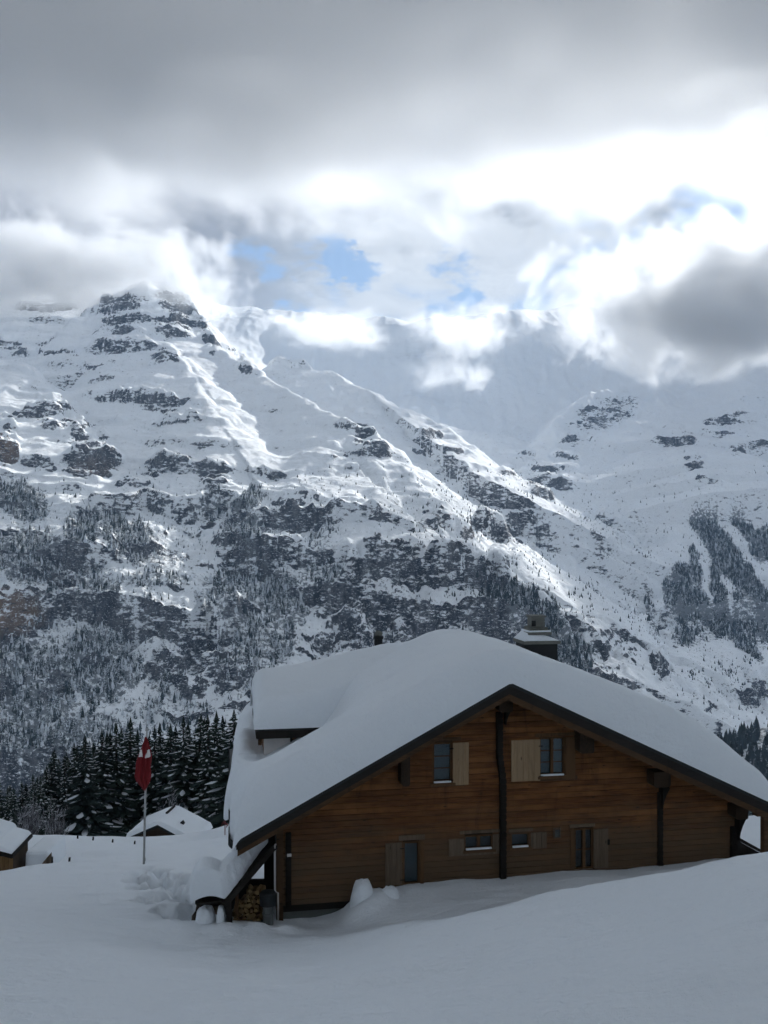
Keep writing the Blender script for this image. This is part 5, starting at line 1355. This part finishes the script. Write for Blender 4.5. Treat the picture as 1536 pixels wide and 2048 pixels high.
# back side goes down again
bx = (cxp[-1:] - CX) / F * np.linspace(1060, 1300, 16)[:, None]; by = np.repeat(np.linspace(1060, 1300, 16)[:, None], NS, 1); bz2_ = np.repeat(SZ[-1:], 16, 0) - np.linspace(6, 170, 16)[:, None]
SX = np.concatenate([SX, bx]); SY = np.concatenate([SD, by]); SZ = np.concatenate([SZ, bz2_])
hm = grid_mesh('hillside', SX, SY, SZ); spx, spy = pix(SX, SY, SZ)
attr(hm, 'rock', np.zeros(SX.size)); attr(hm, 'brown', np.zeros(SX.size)); attr(hm, 'wood', np.full(SX.size, .5))
tag(link('hillside', hm, M_mount), kind='structure')
clear = np.exp(-(((spx - 1508) * .75 + (spy - 1500) * .66) / 12) ** 2) * (spy > 1455)
pw = np.clip(1 - 1.1 * clear, 0, 1) * (spx < 1640) * (spy < 1660)
pw = (pw * sstep(-.5, .1, fbm(SX / 45, SY / 45, 19, 2) + .35)).ravel(); pw[-16 * NS:] *= .2; pw /= pw.sum()
n_ = 1900; ix = rng.choice(SX.size, n_, p=pw)
jx = rng.uniform(-3, 3, n_); jy = rng.uniform(-3, 3, n_)
wm2 = wood_mesh('hillside_woods', SX.ravel()[ix] + jx, SY.ravel()[ix] + jy, SZ.ravel()[ix] - 3, rng.uniform(12, 22, n_), np.clip(rng.normal(.36, .12, n_), 0, 1))
tag(link('hillside_woods', wm2, M_farwood), 'snow dusted conifer wood on the near hillside at the right edge', 'woods', kind='stuff')
# ---------------------------------------------------------------- clouds that have real bulk
def cloud_mesh(name, half, bumps=.16, seed=1, flat=False, seg=48):
    th = np.linspace(0, 2 * pi, seg, endpoint=False); ph_ = np.linspace(-pi / 2, pi / 2, seg // 2)
    P, T = np.meshgrid(ph_, th, indexing='ij')
    e = .55 if flat else .85
    cp = np.abs(np.cos(P)) ** e; spn = np.sign(np.sin(P)) * np.abs(np.sin(P)) ** e
    def sq(v): return np.sign(v) * np.abs(v) ** e
    X = cp * sq(np.cos(T)); Y = cp * sq(np.sin(T)); Z = spn
    q = 1 + bumps * fbm(X * 2.2 + Z, Y * 2.2 - Z + 5, seed, 3)
    co = np.stack([X * q * half[0], Y * q * half[1], Z * q * half[2]], -1)
    n, m = P.shape
    f = [(i * m + j, i * m + (j + 1) % m, (i + 1) * m + (j + 1) % m, (i + 1) * m + j) for i in range(n - 1) for j in range(m)]
    return raw_mesh(name, co.reshape(-1, 3), np.array(f))
def b_cloud(dens, thr, soft, scale, half, aniso, fall, stretch, seed, r0):
    def f(t, out):
        tc = t.new('ShaderNodeTexCoord'); ob = tc.outputs['Object']
        n = t.noise(t.mapping(ob, stretch, loc=(seed * 900, seed * 700, 0)), scale, 7, .62, .35)
        r = t.vmath('LENGTH', t.mapping(ob, (1 / half[0], 1 / half[1], 1 / half[2])))
        v = t.math('SUBTRACT', n, t.ramp(r, r0, 1.0, 0.0, fall, False))
        v = t.ramp(v, thr, thr + soft, 0.0, dens)
        p = t.new('ShaderNodeVolumePrincipled')
        t.put(p.inputs['Color'], (.966, .983, 1.0)); t.put(p.inputs['Density'], v); t.put(p.inputs['Anisotropy'], aniso)
        t.l.new(p.outputs[0], out.inputs['Volume'])
    return f
def cloud(loc, half, label, rz=0.0, dens=.01, thr=.3, soft=.2, scale=.004, aniso=.6, fall=.5, stretch=(1, 1, 1), seed=0.0, flat=False, r0=.15, step=.5):
    me = cloud_mesh('cloud', half, seed=int(seed) + 3, flat=flat)
    m = material('cloud_vapour', b_cloud(dens, thr, soft, scale, half, aniso, fall, stretch, seed, r0)); m.cycles.volume_step_rate = step
    o = link('cloud', me, m); o.location = tuple(loc); o.rotation_euler = (0, 0, rz)
    return tag(o, label, 'cloud', 'clouds', 'stuff')

cloud((0, 300, 900), (3900, 2230, 230), 'thick grey cloud layer hanging overhead across the top of the sky', rz=radians(-9), dens=.0104, thr=.06, soft=.3, scale=.0026, flat=True, fall=.5, r0=.6, seed=2, step=.35)
cloud(U(90, 540, 2900), (720, 330, 175), 'grey cloud wrapped round the left summit', dens=.012, thr=.16, soft=.2, scale=.007, seed=5, fall=.42)
cloud(U(370, 590, 2950), (260, 200, 150), 'thin white cloud drifting down the ridge right of the left summit', dens=.008, thr=.24, soft=.25, scale=.010, seed=6, fall=.35)
cloud(U(1460, 610, 2500), (700, 420, 300), 'big grey cloud with bright edges resting on the right mountain', aniso=.5, dens=.015, thr=.17, soft=.2, scale=.0060, seed=17, fall=.50)
cloud((2300, 3900, 1050), (950, 1000, 260), 'cloud bank added mostly beyond the right edge, shading the right mountain slope', dens=.012, thr=.10, soft=.2, scale=.004, seed=12, fall=.4)  # bank added mostly out of view for the shade it casts on the slope
cloud(U(660, 660, 3100), (330, 200, 95), 'ragged white cloud in front of the far ridge right of the left summit', dens=.010, thr=.25, soft=.25, scale=.010, seed=9, fall=.35, stretch=(.7, 1, 1.3))
cloud(U(930, 660, 3100), (300, 200, 120), 'torn white cloud above the gap between the mountains', dens=.009, thr=.26, soft=.25, scale=.010, seed=14, fall=.35)
cloud(U(900, 745, 3000), (260, 170, 120), 'small white puff low in the gap between the mountains', dens=.010, thr=.30, soft=.25, scale=.012, seed=10, fall=.4)

# ---------------------------------------------------------------- haze
hz = MB(); hz.box(-4200, 4200, -60, 6200, -760, 1750)
m = material('air', lambda t, out: None)
t = NT(m.node_tree); o_ = t.new('ShaderNodeOutputMaterial'); pv = t.new('ShaderNodeVolumePrincipled')
pv.inputs['Color'].default_value = (.48, .70, 1.0, 1); pv.inputs['Density'].default_value = .000052; pv.inputs['Anisotropy'].default_value = .2
t.l.new(pv.outputs[0], o_.inputs['Volume'])
tag(hz.build('haze', m), 'pale blue air between the village and the mountains', 'haze', kind='stuff')
